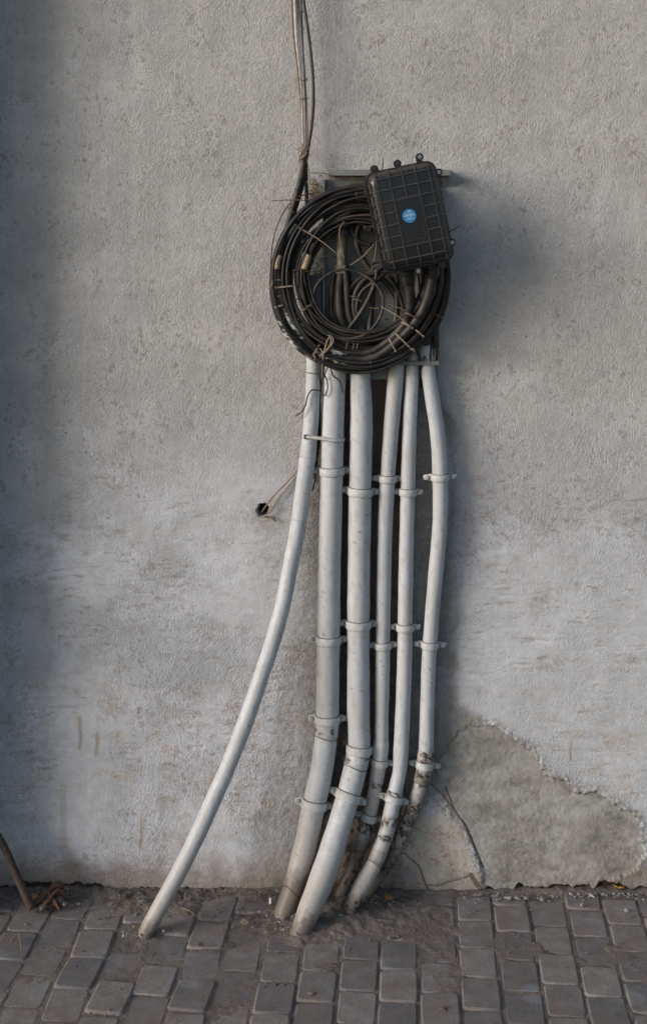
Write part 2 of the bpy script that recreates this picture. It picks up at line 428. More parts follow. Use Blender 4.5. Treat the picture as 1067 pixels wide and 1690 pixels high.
dirt = sst(.50, .74, fbm(X / 55, Y / 48, 75)) * sst(720, 950, Y)
C = mixc(C, [.27, .23, .19], dirt * .42 * sst(.40, .62, fbm(X / 4, Y / 3, 76)))
ochre = sst(.60, .78, fbm(X / 22, Y / 22, 77)) * sst(1080, 1180, Y) * sst(.35, .6, fbm(X / 3.5, Y / 3.5, 78))
C = mixc(C, [.38, .26, .14], ochre * .5)
# rust drips
for (x0, y0, y1, w_) in ((233, 1345, 1397, 3.5), (941, 1225, 1252, 3), (947, 1318, 1350, 5), (132, 1180, 1235, 4), (160, 1210, 1245, 5), (984, 1345, 1375, 3), (104, 1290, 1400, 8)):
    mk = sst(w_, w_ * .4, np.abs(X - x0 + (vn(Y / 9, X * 0, 81) - .5) * 3)) * sst(y0 - 8, y0 + 8, Y) * sst(y1 + 6, y1, Y)
    C = mixc(C, [.26, .17, .09], mk * (.55 if w_ < 6 else .25))
# orange stain on far right
C = mixc(C, [.40, .30, .20], sst(1.2, .1, np.hypot((X - 1018) / 44, (Y - 1225) / 28) + (med - .5) * 2.2) * .5 * sst(.35, .6, sm))
C = mixc(C, [.22, .205, .185] + (sm[..., None] - .5) * .16, cem * (1 - patch) * (.45 + .33 * sst(480, 530, X)))
pn = fbm(X / 55, Y / 18, 87); pn2 = fbm(X / 3.2, Y / 3.2, 88)
PC = np.array([.265, .252, .238]) * (1 + (med[..., None] - .5) * .7 + (sm[..., None] - .5) * .45 + (pn[..., None] - .5) * .5 + (pn2[..., None] - .5) * .3)
PC = mixc(PC, [.40, .395, .385], sst(.52, .68, fbm(X / 40, Y / 26, 89)) * .5)
PC = mixc(PC, [.13, .12, .105], sst(.55, .66, fbm(X / 30, Y / 30, 90)) * sst(.45, .6, pn2) * .55)
C = mixc(C, PC, patch)
C = mixc(C, [.15, .13, .11], np.exp(-((psd - 1) / 4.0) ** 2) * sst(.42, .62, sm) * .75 * (1 - chan))
C = mixc(C, [.24, .23, .21], np.exp(-((psd - 7) / 6.0) ** 2) * sst(.45, .6, fbm(X / 4, Y / 4, 86)) * .7 * (1 - chan))
C = mixc(C, np.array([.46, .43, .39]) * (1 + (med[..., None] - .5) * .5), slab * .9)
C = mixc(C, [.27, .16, .09], sst(.42, .70, fbm(X / 18, Y / 14, 85)) * sst(.38, .62, fbm(X / 3, Y / 3, 84)) * slab * .65)
C = mixc(C, [.08, .065, .055], crk * .75)
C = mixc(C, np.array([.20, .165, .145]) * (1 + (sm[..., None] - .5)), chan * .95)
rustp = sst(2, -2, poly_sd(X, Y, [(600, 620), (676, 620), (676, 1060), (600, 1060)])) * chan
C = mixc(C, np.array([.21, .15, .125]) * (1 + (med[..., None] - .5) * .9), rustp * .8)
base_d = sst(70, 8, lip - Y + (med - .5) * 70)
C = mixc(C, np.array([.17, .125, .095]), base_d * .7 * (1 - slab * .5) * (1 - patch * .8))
C = mixc(C, np.array([.05, .038, .030]) * (1 + (sm[..., None] - .5)), below)
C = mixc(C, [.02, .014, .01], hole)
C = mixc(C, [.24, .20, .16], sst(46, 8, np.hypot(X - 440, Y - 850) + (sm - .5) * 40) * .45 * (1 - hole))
nest = sst(24, 4, np.hypot((X - 522) * 1.1, (Y - 330) * .5) + (sm - .5) * 30)
C = mixc(C, [.15, .10, .06], nest * .7)
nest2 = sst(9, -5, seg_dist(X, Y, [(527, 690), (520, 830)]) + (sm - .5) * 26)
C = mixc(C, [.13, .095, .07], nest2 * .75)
C = np.clip(C, .01, .8)
VX = (X - 533.5) * S; VZ = CH + (340 - Y) * S
ny, nx = X.shape
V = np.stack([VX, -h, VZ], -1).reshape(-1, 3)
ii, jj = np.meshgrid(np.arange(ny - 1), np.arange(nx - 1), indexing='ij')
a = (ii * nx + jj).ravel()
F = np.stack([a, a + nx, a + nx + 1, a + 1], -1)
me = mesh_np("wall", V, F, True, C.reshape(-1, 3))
ga = me.attributes.new("Grain", 'FLOAT', 'POINT')
grain = (.12 + .95 * rough) * (1 - patch * .75) * (1 - .5 * below); grain = np.where(chan > .5, .6, grain)
ga.data.foreach_set("value", np.clip(grain, 0, 1).astype(np.float32).ravel())
wall = link("wall", me, M_wall)
tag(wall, "rough grey stucco wall with broken plaster low on the right", "wall", kind='structure')

# pilaster standing off the left edge of the picture: it shades the left strip of wall
bm = bmesh.new(); add_box(bm, (-0.5335 * 1.4 - .175, -0.055, 1.6), (.24, .17, 4.4), bevel=.006)
m_pil = simple("pilaster_plaster", (.40, .39, .37), .93, 0, 260, .2, .6)
pil = bm_obj("pilaster", bm, m_pil); tag(pil, "plastered pilaster at the left end of the stucco wall", "pilaster", kind='structure')

# ================================================================ GROUND
gX = axis_coords(-.85, .85, .0032, 60, -60)
gYn = axis_coords(-.03, .52, .0036, 60, -.08)     # distance off the wall
GX, GZ = np.meshgrid(gX, gYn)
pxg = 533.5 + GX / S
mound = np.exp(-((pxg - 545) / 105) ** 2) * sst(.23, .09, GZ + (fbm(GX * 14, GZ * 14, 91) - .5) * .16)
mound = np.maximum(mound, .95 * np.exp(-((pxg - 275) / 80) ** 2) * sst(.15, .03, GZ + (fbm(GX * 16, GZ * 16, 92) - .5) * .16))
mound = np.maximum(mound, .9 * np.exp(-((pxg - 60) / 70) ** 2) * sst(.10, .02, GZ + (fbm(GX * 16, GZ * 16, 93) - .5) * .10))
mound = np.maximum(mound, .8 * sst(.05, .0, GZ + (fbm(GX * 20, GZ * 20, 94) - .5) * .05) * sst(720, 640, pxg))
mound = np.maximum(mound, .55 * sst(.022, .0, GZ + (fbm(GX * 30, GZ * 30, 95) - .5) * .03))
for (fx_, fz_) in ((238, .186), (468, .103), (497, .178), (556, .042), (576, .112), (603, .034)):
    wx_ = (fx_ - 533.5) * S * (D - fz_) / D
    rr_ = np.hypot(GX - wx_, GZ - fz_ + .008)
    mound = mound + .5 * np.exp(-(rr_ / .030) ** 2)
gh = -.0042 + .0030 * sst(.58, .70, fbm(GX * 9, GZ * 9, 111)) * (GZ > 0) + mound * .0135 + (fbm(GX * 60, GZ * 60, 96) - .5) * (.0025 + .011 * mound) + (fbm(GX * 240, GZ * 240, 97, 2) - .5) * (.0014 + .002 * mound)
gc = np.array([.165, .138, .12]) * (1 + (fbm(GX * 30, GZ * 30, 98)[..., None] - .5) * 1.1)
gc = mixc(gc, [.13, .11, .095], sst(.62, .72, fbm(GX * 150, GZ * 150, 99, 2)) * .5)
gc = np.clip(gc, .01, .5)
ny, nx = GX.shape
V = np.stack([GX, -GZ, gh], -1).reshape(-1, 3)
ii, jj = np.meshgrid(np.arange(ny - 1), np.arange(nx - 1), indexing='ij'); a = (ii * nx + jj).ravel()
F = np.stack([a, a + nx, a + nx + 1, a + 1], -1)
me = mesh_np("pavement", V, F, True, gc.reshape(-1, 3))
pavement = link("pavement", me, M_soil)
tag(pavement, "grey block pavement with dirt filled joints at the foot of the wall", "pavement", kind='structure')

# pavers: worn concrete setts, one object each
PW, PD = .0825, .110
def paver_geo(rng):
    n = 12; vs_ = []
    hw, hd = PW / 2 - .0019, PD / 2 - .0017
    def ring(inset, z, jit):
        out = []
        cr = .007
        for (sx, sy) in ((1, 1), (-1, 1), (-1, -1), (1, -1)):
            cx, cy = sx * (hw - inset - cr), sy * (hd - inset - cr)
            a0 = math.atan2(sy, sx)
            for da in (-45, 0, 45):
                an = a0 + math.radians(da)
                out.append((cx + cr * math.cos(an) + rng.uniform(-jit, jit), cy + cr * math.sin(an) + rng.uniform(-jit, jit), z + (rng.uniform(-jit, jit) if z < -.002 else 0)))
        return out
    vs_ += ring(0, -.04, .0); vs_ += ring(0, -.0045, .0007); vs_ += ring(.0045, -.0002, .0006)
    vs_.append((0, 0, 0))
    fs = []
    for r in range(2):
        for k in range(n): fs.append((r * n + k, r * n + (k + 1) % n, (r + 1) * n + (k + 1) % n, (r + 1) * n + k))
    tri = [(2 * n + k, 2 * n + (k + 1) % n, 3 * n) for k in range(n)]
    return vs_, fs, tri
paver_meshes = []
for i in range(8):
    rng = random.Random(100 + i); vs_, fs, tri = paver_geo(rng)
    me = bpy.data.meshes.new("paver"); me.from_pydata(vs_, [], fs + tri); me.materials.append(M_paver)
    for p in me.polygons: p.use_smooth = len(p.vertices) == 4
    paver_meshes.append(me)
rng = random.Random(5)
rot = -math.radians(4.0)
ca, sa = math.cos(rot), math.sin(rot)
far_v, far_f = [], []
count = 0
for ci in range(-26, 30):
    for ri in range(-3, 26):
        lx = (ci + .13) * PW
        ly = -(ri + (.5 if ci % 2 else 0) + .12 * math.sin(ci * 2.3)) * PD
        x = lx * ca - ly * sa; y = lx * sa + ly * ca - .045
        if y > -.004 or y < -2.2: continue
        # the left half is laid less truly
        dis = .0012 + .004 * max(0, min(1, (-.1 - x) / .5))
        near = -.86 < x < .86 and y > -.74
        jx, jy = rng.uniform(-dis, dis), rng.uniform(-dis, dis)
        rz = rot + rng.uniform(-.018, .018) * (1 + 3.2 * (x < -.12)); tz = rng.uniform(-.0018, .0016) * (1 + .6 * (x < -.1))
        tx, ty = rng.uniform(-.014, .014), rng.uniform(-.016, .016)
        if near and count < 296:
            o = bpy.data.objects.new("paver", paver_meshes[rng.randrange(8)]); COL.objects.link(o)
            o.parent = pavement; o.location = (x + jx, y + jy, tz - .001)
            o.rotation_euler = (tx, ty, rz + (math.pi if rng.random() < .5 else 0))
            count += 1
        else:
            vs_, fs, tri = paver_geo(random.Random(rng.randrange(8)))
            b0 = len(far_v); c_, s_ = math.cos(rz), math.sin(rz)
            for (vx, vy, vz) in vs_: far_v.append((x + vx * c_ - vy * s_, y + vx * s_ + vy * c_, tz + vz + vx * ty))
            far_f += [tuple(q + b0 for q in f) for f in fs + tri]
me = bpy.data.meshes.new("outer_pavers"); me.from_pydata(far_v, [], far_f); me.materials.append(M_paver)
o = link("outer_pavers", me, M_paver, pavement); o['kind'] = 'stuff'

# ================================================================ PIPES
def paint_col(kind, seed, dirty_y, top_dirt=0.0, chips=()):
    """colour of old white paint on a tube; V world -> rgb.  dirty_y: photo row below which the pipe is soiled"""
    def f(V):
        x, y, z = V[:, 0] / S, V[:, 1] / S, V[:, 2] / S
        py = 340 + (CH - V[:, 2]) / S * D / (D + V[:, 1])
        n = fbm(x / 9, z / 60, seed, 4, y / 9); n2 = fbm(x / 4, z / 6, seed + 3, 3, y / 4); st = fbm(x / 3, z / 90, seed + 6, 3, y / 3)
        C = np.zeros((len(V), 3)) + np.array([.405, .428, .462])
        C *= (.80 + .40 * n)[:, None]
        C = mixc(C, [.52, .52, .52], sst(.5, .8, fbm(x / 2.5, z / 120, seed + 20, 3, y / 2.5)) * .5)
        C = mixc(C, [.34, .315, .285], sst(.52, .76, fbm(x / 14, z / 60, seed + 22, 4, y / 14)) * .42)
        C = mixc(C, [.28, .25, .22], sst(.60, .70, fbm(x / 3, z / 14, seed + 24, 3, y / 3)) * .45)
        C = mixc(C, [.42, .39, .35], sst(.50, .72, st) * .45)
        C = mixc(C, [.38, .31, .24], sst(.68, .82, n2) * .35)
        d = sst(dirty_y - 190, dirty_y, py + (n - .5) * 130)
        C = mixc(C, [.30, .245, .195], d * .62)
        d2 = sst(dirty_y - 25, dirty_y + 8, py + (n2 - .5) * 40)
        C = mixc(C, [.11, .085, .068], d2 * .85)
        sp = sst(.80, .86, fbm(x / 2.2, z / 2.6, seed + 9, 2, y / 2.2))
        C = mixc(C, [.12, .09, .07], sp * .75)
        # bare black patches where the paint has flaked
        for (cy, hh, thr) in chips:
            m = sst(thr + .03, thr - .02, vn(x / 5, z / 5, seed + 12, y / 5)) * sst(hh, hh * .6, np.abs(py - cy))
            sm_ = sst(thr + .16, thr - .02, vn(x / 5, z / 5, seed + 12, y / 5)) * sst(hh * 1.8, hh * .5, np.abs(py - cy))
            C = mixc(C, [.20, .17, .14], sm_ * .6)
            m = m * sst(.40, .50, fbm(x / 1.6, z / 2.2, seed + 30, 3, y / 1.6))
            C = mixc(C, [.02, .02, .024], m)
        return np.clip(C, .01, .8)
    return f
pipes = {
 'p1': [(518, 560, .030, 11.5), (517, 606, .030, 11.5), (514, 685, .032, 12.5), (508, 748, .036, 12.8), (499, 816, .042, 12.7), (493, 860, .048, 12.7), (478, 940, .062, 12.7), (466, 1000, .074, 12.7),
        (447, 1068, .088, 12.7), (428, 1125, .102, 12.8), (403, 1197, .120, 12.8), (372, 1275, .138, 12.8), (352, 1320, .146, 12.8), (325, 1380, .156, 12.8), (287, 1455, .170, 12.6), (250, 1522, .182, 12.4), (238, 1546, .186, 12.2)],
 'p2': [(553, 560, .034, 17), (553, 606, .034, 17.5), (550, 685, .034, 17.8), (548, 748, .033, 18.2), (546, 816, .032, 19), (543, 930, .032, 19), (542, 1008, .032, 19.2), (541, 1092, .032, 19), (540, 1177, .033, 18.6),
        (539, 1205, .034, 18.6), (530, 1273, .042, 18.6), (518, 1327, .050, 18.8), (504, 1395, .066, 18.8), (492, 1440, .080, 18.2), (484, 1468, .090, 17.6), (470, 1506, .103, 17), (466, 1520, .108, 17)],
 'p3': [(594, 560, .034, 17), (594, 620, .034, 17.0), (596, 685, .034, 18.3), (595, 748, .033, 18.5), (593, 860, .032, 18.8), (591, 1008, .032, 18.6), (591, 1092, .032, 18.6), (591, 1177, .034, 18.6), (592, 1236, .036, 18.4),
        (587, 1262, .042, 18.8), (575, 1310, .054, 18.8), (557, 1370, .080, 19.2), (542, 1419, .104, 20), (524, 1468, .132, 19.5), (508, 1507, .158, 17.8), (497, 1537, .176, 16), (493, 1550, .184, 16)],
 'p4': [(656, 570, .030, 13), (654, 606, .030, 13.2), (647, 685, .030, 12.8), (642, 748, .029, 12.5), (637.5, 816, .028, 12.4), (635, 870, .027, 12.2), (632, 1008, .026, 11.8), (631, 1092, .026, 11.9), (629.5, 1177, .026, 11.3),
        (628, 1236, .026, 11.8), (621, 1285, .026, 11.8), (611, 1340, .028, 11.6), (602, 1370, .030, 11.3), (594, 1396, .032, 11), (584, 1430, .035, 10.8), (563, 1470, .040, 10.2), (553, 1492, .044, 10)],
 'p5': [(681, 570, .028, 11), (680, 606, .028, 11), (676, 685, .028, 11.6), (674, 748, .028, 12), (671, 860, .028, 12), (668, 1008, .027, 12.1), (667, 1092, .027, 12.3), (664, 1177, .028, 12.4), (661, 1240, .030, 12.3),
        (659, 1272, .033, 11.5), (653, 1300, .038, 12), (646, 1334, .046, 12.5), (638, 1370, .056, 12.3), (629, 1397, .066, 12.2), (618, 1424, .076, 12.4), (599, 1458, .092, 13.2), (581, 1492, .108, 11.5), (574, 1506, .114, 8.5)],
 'p6': [(700, 570, .032, 12), (705, 606, .032, 11.8), (715, 672, .034, 12), (720, 705, .034, 12.2), (724, 748, .034, 12.4), (726, 816, .033, 12.5), (725, 870, .032, 12.3), (718, 950, .030, 12.1), (713, 1008, .028, 12), (707, 1092, .026, 12),
        (704, 1177, .025, 12), (702, 1240, .026, 12.2), (697, 1280, .028, 12), (688, 1310, .026, 11.5), (679, 1340, .024, 11), (664, 1374, .022, 10.4), (652, 1402, .022, 9.5), (640, 1428, .024, 8), (612, 1468, .030, 7), (600, 1488, .034, 6.5)],
}
pinfo = {
 'p1': ("white conduit pipe bending away to the far left of the row", 1535, ()),
 'p2': ("thick white conduit pipe, second from left, tied to the leaning one", 1452, ()),
 'p3': ("thick white conduit pipe, third from left, reaching the paving in front", 1522, ()),
 'p4': ("thin white conduit pipe, fourth from left, with brown flaking foot hidden behind", 1395, ((1366, 12, .60), (1440, 34, .52), (1297, 5, .42), (1400, 12, .45))),
 'p5': ("thin white conduit pipe, fifth from left, with black scuffs and a pale pointed foot", 1490, ((1358, 9, .58), (1384, 6, .52), (1412, 5, .46), (1496, 12, .55))),
 'p6': ("thin white conduit pipe at the right end with its broken lower joint", 1415, ((1345, 24, .62), (1378, 30, .54), (1290, 12, .50), (1430, 20, .45))),
}
root = {}; curve = {}
for i, k in enumerate(pipes):
    ctrl = pipes[k]; label, dy, chips = pinfo[k]
    q = spline(ctrl, 420); curve[k] = q
    e = empty("conduit_pipe", W(*ctrl[-1][:3]), label, "pipe", "white painted conduit pipes rising to the cable coil"); root[k] = e
    P = np.array([W(a, b, c) for a, b, c, _ in q]); R = q[:, 3] * S
    # faint unevenness of old plastic pipe
    R = R * (1 + .012 * np.sin(q[:, 1] / 23.0 + i) + .010 * np.sin(q[:, 1] / 9.0 + 2 * i))
    V, F = tube(P, R, 28)
    o = link("pipe_body", mesh_np("pipe_body", V, F, True, paint_col(k, 200 + 17 * i, dy, 0, chips)(V)), M_pipe, e)

def at_row(k, y):
    q = curve[k]; j = int(np.argmin(np.abs(q[:, 1] - y))); j = min(max(j, 2), len(q) - 3)
    P = W(*q[j, :3]); T = (W(*q[j + 2, :3]) - W(*q[j - 2, :3])).normalized()
    return P, T, q[j, 3] * S
def frame_at(k, y, tilt=0):
    P, T, r = at_row(k, y)
    zax = -T                      # up the pipe
    yax = Vector((0, -1, 0)); yax = (yax - zax * yax.dot(zax)).normalized()   # towards camera
    xax = yax.cross(zax).normalized()    # x: check handedness: x should point right
    if xax.x < 0: xax = -xax
    M = Matrix((xax, -yax, zax)).transposed().to_4x4()
    M.translation = P
    return M, r
def sleeve(k, y0, y1, dr, name, mat=M_pipe, seed=5, dirty=3000, chips=(), wob=0.0):
    """a collar round a pipe between two photo rows"""
    q = curve[k]; sel = q[(q[:, 1] >= y0) & (q[:, 1] <= y1)]
    if len(sel) < 4: sel = spline([tuple(q[np.argmin(np.abs(q[:, 1] - yy))]) for yy in (y0, (y0 + y1) / 2, y1)], 6)
    P = np.array([W(a, b, c) for a, b, c, _ in sel]); n = len(P)
    R = sel[:, 3] * S + dr; R = np.concatenate([[R[0] - dr * .98], R, [R[-1] - dr * .98]]); P = np.vstack([P[0], P, P[-1]])
    P[0] += (P[1] - P[2]) * .02; P[-1] += (P[-2] - P[-3]) * .02
    V, F = tube(P, R, 28, cap=False)
    return link(name, mesh_np(name, V, F, False if mat is None else True, paint_col(k, seed, dirty, 0, chips)(V)), mat, root[k])

def clamp(k, y, left=1, right=1, hw=4.6, ear=12.5, tilt=0.0):
    """half-round saddle strap with an ear and a screw each side"""
    M, r = frame_at(k, y)
    if tilt: M = M @ Matrix.Rotation(tilt, 4, 'Y')
    ro = r + .0022; hwm = hw * S; earm = ear * S
    depth_to_wall = min(-M.translation.y, .06)
    back = r * .18
    prof = []
    # profile in local x / -y(front); local y axis points away from camera
    if left: prof += [(-ro - earm, back), (-ro - .001, back)]
    else: prof += [(-ro, back)]
    for a_ in np.linspace(172, 8, 15):
        prof.append((ro * math.cos(math.radians(a_)), -ro * math.sin(math.radians(a_))))
    if right: prof += [(ro + .001, back), (ro + earm, back)]
    else: prof += [(ro, back)]
    bm = bmesh.new(); t = .0016; rows = []
    n = len(prof)
    for zz in (-hwm, -hwm * .86, hwm * .86, hwm):
        off = t if abs(zz) < hwm * .9 else t * .35
        row = []
        for i_, (x_, y_) in enumerate(prof):
            px_, py_ = prof[max(0, i_ - 1)]; qx, qy = prof[min(n - 1, i_ + 1)]
            dx, dy = qx - px_, qy - py_; l_ = math.hypot(dx, dy) + 1e-9
            nx_, ny_ = dy / l_, -dx / l_
            zc = zz
            if (left and i_ == 0) or (right and i_ == n - 1): zc = zz * .62
            row.append(bm.verts.new(M @ Vector((x_ + nx_ * off, y_ + ny_ * off, zc))))
        rows.append(row)
    inner = [[bm.verts.new(M @ Vector((x_, y_, zz * (.55 if ((left and i_ == 0) or (right and i_ == n - 1)) else 1)))) for i_, (x_, y_) in enumerate(prof)] for zz in (-hwm, hwm)]
    allr = [inner[0]] + rows + [inner[1]]
    for a_, b_ in zip(allr[:-1], allr[1:]):
        for i_ in range(n - 1): bm.faces.new((a_[i_], a_[i_ + 1], b_[i_ + 1], b_[i_]))
    for i_ in (0, n - 1):
        bm.faces.new([r_[i_] for r_ in allr])
    o = bm_obj("pipe_clamp", bm, M_clamp, root[k], True)
    for s_, on in ((-1, left), (1, right)):
        if not on: continue
        b2 = bmesh.new()
        c_ = Vector((s_ * (ro + earm * .55), back - .0022, 0))
        add_cyl(b2, c_, .0054, .0030, 'Y', 14, M)
        add_cyl(b2, c_ + Vector((0, -.0028, 0)), .0040, .0026, 'Y', 12, M, .0030)
        add_box(b2, c_ + Vector((0, -.0043, 0)), (.0050, .0008, .0010), M)
        sc = bm_obj("clamp_screw", b2, M_clamp, o)
    # dark seam where grime gathers on the strap's upper edge
    b3 = bmesh.new(); pr = []
    for a_ in np.linspace(176, 4, 15): pr.append(((ro + .0006) * math.cos(math.radians(a_)), -(ro + .0006) * math.sin(math.radians(a_))))
    u = [b3.verts.new(M @ Vector((x_, y_, hwm + .0001))) for x_, y_ in pr]; v = [b3.verts.new(M @ Vector((x_ * .97, y_ * .97, hwm + .0012))) for x_, y_ in pr]
    for i_ in range(14): b3.faces.new((u[i_], u[i_ + 1], v[i_ + 1], v[i_]))
    bm_obj("grime_seam", b3, M_seam, o, True)
    return o
for k, y, l_, r_ in (('p2', 777, 1, 1), ('p2', 1055, 1, 1), ('p2', 1187, 1, 1), ('p2', 1327, 1, 1), ('p3', 810, 1, 1), ('p3', 1031, 1, 1), ('p3', 1236, 0, 1), ('p3', 1314, 1, 1),
                   ('p4', 791, 1, 1), ('p4', 1063, 1, 1), ('p4', 1258, 0, 1), ('p4', 1348, 1, 1), ('p5', 810, 1, 1), ('p5', 1034, 1, 1), ('p5', 1318, 1, 1),
                   ('p6', 787, 1, 1), ('p6', 1065, 1, 1), ('p6', 1262, 1, 1)):
    clamp(k, y + random.uniform(-.8, .8), l_, r_, tilt=random.uniform(-.06, .06), ear=random.uniform(11, 13.5), hw=6.6 if k in ('p2', 'p3') else 5.8)
sleeve('p1', 752, 860, .0006, "pipe_socket", seed=71)
sleeve('p2', 1190, 1215, .0012, "pipe_elbow", seed=72, chips=((1208, 8, .40),))
sleeve('p3', 1238, 1264, .0012, "pipe_elbow", seed=73, chips=((1256, 9, .40),))
sleeve('p4', 1222, 1262, .0012, "pipe_elbow", seed=74)
sleeve('p4', 1372, 1402, .0008, "pipe_collar", seed=75, dirty=1400)
sleeve('p5', 1304, 1316, .0016, "pipe_elbow", seed=76, chips=((1310, 8, .42),))
sleeve('p5', 1404, 1424, .0006, "pipe_collar", seed=77, dirty=1430)
sleeve('p6', 1236, 1290, .0022, "broken_socket", seed=78, chips=((1262, 34, .54),), dirty=1290)

def wire_ring(k, y, name, mat, rad=.0012, droop=0.0, parent=None):
    M, r = frame_at(k, y)
    pts = []
    for a_ in np.linspace(0, 2 * math.pi, 28, endpoint=False):
        pts.append(M @ Vector(((r + rad * .4) * math.cos(a_), (r + rad * .4) * math.sin(a_), droop * math.sin(a_ * 2))))
    V, F = tube(pts, rad, 6, True)
    return link(name, mesh_np(name, V, F), mat, parent or root[k])
wire_ring('p1', 614, "binding_wire", M_twig, .0013, .001)
wire_ring('p2', 1470, "binding_wire", M_wire, .0010, .006)
wire_ring('p1', 753, "pipe_seam", M_seam, .0005)
wire_ring('p2', 1216, "pipe_seam", M_seam, .0009, .002)
wire_ring('p3', 1265, "pipe_seam", M_seam, .0010, .002)
wire_ring('p4', 1371, "pipe_seam", M_seam, .0008)
wire_ring('p4', 1290, "pipe_seam", M_seam, .0006, .004)
wire_ring('p5', 1384, "pipe_seam", M_seam, .0010, .001)
wire_ring('p5', 1425, "pipe_seam", M_seam, .0008, .001)
wire_ring('p6', 1291, "pipe_seam", M_seam, .0010, .002)
# strap tying the leaning pipe to its thick neighbour
t = empty("strap_tie", W(530, 722, .05), "painted strap tying the leaning pipe to the thick pipe beside it", "tie")
o = shaped_tube("strap", [(500, 721, .030, 3.0), (503, 721, .050, 3.0), (514, 722, .056, 3.0), (532, 724, .060, 3.0), (550, 727, .063, 3.0), (562, 727, .056, 3.0), (568, 726, .040, 3.0)], M_clamp, t, 30, 6, flat=.35)
bm = bmesh.new(); add_box(bm, W(505, 721, .053), (.011, .006, .010), bevel=.001); bm_obj("buckle", bm, M_seam, t)

# ================================================================ METAL PLATE BEHIND THE COIL
plate = empty("mounting_plate", W(630, 610, 0), "grey green metal mounting plate screwed on the wall behind the cable coil", "mounting plate")
def wbox(name, x0, x1, y0, y1, z0, z1, mat, parent, bev=.0008):
    a_ = W(x0, y0, z1); b_ = W(x1, y1, z1)
    bm = bmesh.new(); add_box(bm, ((a_.x + b_.x) / 2, -(z0 + z1) / 2, (a_.z + b_.z) / 2), (b_.x - a_.x, z1 - z0, a_.z - b_.z), bevel=bev)
    return bm_obj(name, bm, mat, parent)
wbox("back_plate", 536, 722, 296, 626, .004, .014, M_metal, plate)
wbox("side_flange", 532, 536, 296, 600, .004, .036, M_metal, plate)
wbox("side_flange", 722, 725, 310, 600, .004, .030, M_metal, plate)
wbox("top_flange", 541, 744, 280, 290, .004, .050, M_metal, plate)
wbox("raised_panel", 578, 702, 440, 556, .014, .020, M_metal, plate, .002)
wbox("bottom_flange", 636, 724, 596, 603, .004, .052, M_metal, plate)
for (x, y) in ((637, 527), (560, 320), (710, 582), (553, 600), (700, 470)):
    bm = bmesh.new(); add_cyl(bm, W(x, y, .0205 if 578 < x < 702 and y < 556 else .0145), .0026, .0016, 'Y', 10); bm_obj("plate_bolt", bm, M_wire, plate)
bm = bmesh.new()
vs_ = [bm.verts.new(W(*p)) for p in ((728, 291, .046), (743, 291, .046), (728, 310, .006), (728, 291, .006), (743, 291, .006))]
vb = [bm.verts.new(v.co + Vector((.002, 0, 0))) for v in vs_[:1] + vs_[2:4]]
bm.faces.new((vs_[0], vs_[2], vs_[3])); bm.faces.new((vb[0], vb[2], vb[1]))
bm.faces.new((vs_[0], vb[0], vb[1], vs_[2]))
bm.faces.new((vs_[2], vb[1], vb[2], vs_[3]))
bm_obj("gusset", bm, M_metal, plate)
# small blue-grey junction box left of the plate
jb = empty("junction_box", W(519, 515, 0), "small dark blue grey junction box seen through the left of the coil", "junction box")
wbox("box_body", 507, 531, 455, 520, .002, .040, M_bluegrey, jb, .003)
wbox("box_cover", 509, 529, 459, 516, .040, .044, M_bluegrey, jb, .001)
bm = bmesh.new(); add_cyl(bm, W(524, 503, .045), .003, .003, 'Y', 10); bm_obj("cover_screw", bm, M_wire, jb)

# threaded cable gland standing on the plate
gl = empty("threaded_tube", W(563, 452, .04), "short olive grey threaded tube standing upright on the mounting plate", "tube fitting")
def lathe_v(name, x, yz, z, mat, parent, seg=16):
    """vertical turned part; yz rows: (photo y, radius px)"""
    P = np.array([W(x, y, z) for y, _ in yz]); R = np.array([r for _, r in yz]) * S
    V, F = tube(P, R, seg)
    return link(name, mesh_np(name, V, F, False), mat, parent)
lathe_v("tube_body", 563, [(389, 8.5), (452, 8.5)], .045, M_galv, gl)
thr = []
for k in range(9): thr += [(391 + k * 2.0, 9.0), (392 + k * 2.0, 8.0)]
lathe_v("thread", 563, thr, .045, M_galv, gl)
lathe_v("lock_nut", 563, [(437, 9), (437.5, 11.5), (451, 11.5), (451.5, 9)], .045, M_galv, gl, 6)
lathe_v("tube_cap", 563, [(376, 6), (378, 11), (388, 11), (390, 9)], .045, M_bluegrey, gl, 16)

# ================================================================ CABLE COIL
def cable_col(seed, tone, flake=0.0, dust=.6):
    base = {'k': (.011, .011, .012), 'b': (.032, .024, .019), 'g': (.022, .020, .018)}[tone]
    def f(V):
        x, y, z = V[:, 0] / S, V[:, 1] / S, V[:, 2] / S
        n = fbm(x / 16, z / 16, seed, 4, y / 16); n2 = fbm(x / 5, z / 5, seed + 2, 3, y / 5)
        C = np.zeros((len(V), 3)) + np.array(base); C *= (.7 + .6 * n)[:, None]
        C = mixc(C, [.105, .075, .053], sst(.42, .70, n + (n2 - .5) * .3) * dust)
        if flake > 0:
            pf = D / (D + V[:, 1]); px, py = 533.5 + x * pf, 340 + (CH - V[:, 2]) / S * pf
            d = np.hypot((px - 572) / 60, (py - 588) / 10)
            d = np.minimum(d, np.hypot((px - 478) / 22, (py - 545) / 30))
            d = np.minimum(d, np.hypot((px - 505) / 30, (py - 378) / 22))
            m = sst(1.3, .8, d) * sst(.52, .56, n2 + (n - .5) * .4) * flake
            C = mixc(C, [.56, .55, .52], m)
        return np.clip(C, .008, .8)
    return f
coil = empty("cable_coil", W(596, 610, .06), "large coil of black and brown cables hanging on the metal plate", "cable coil")
CX, CY = 595, 459
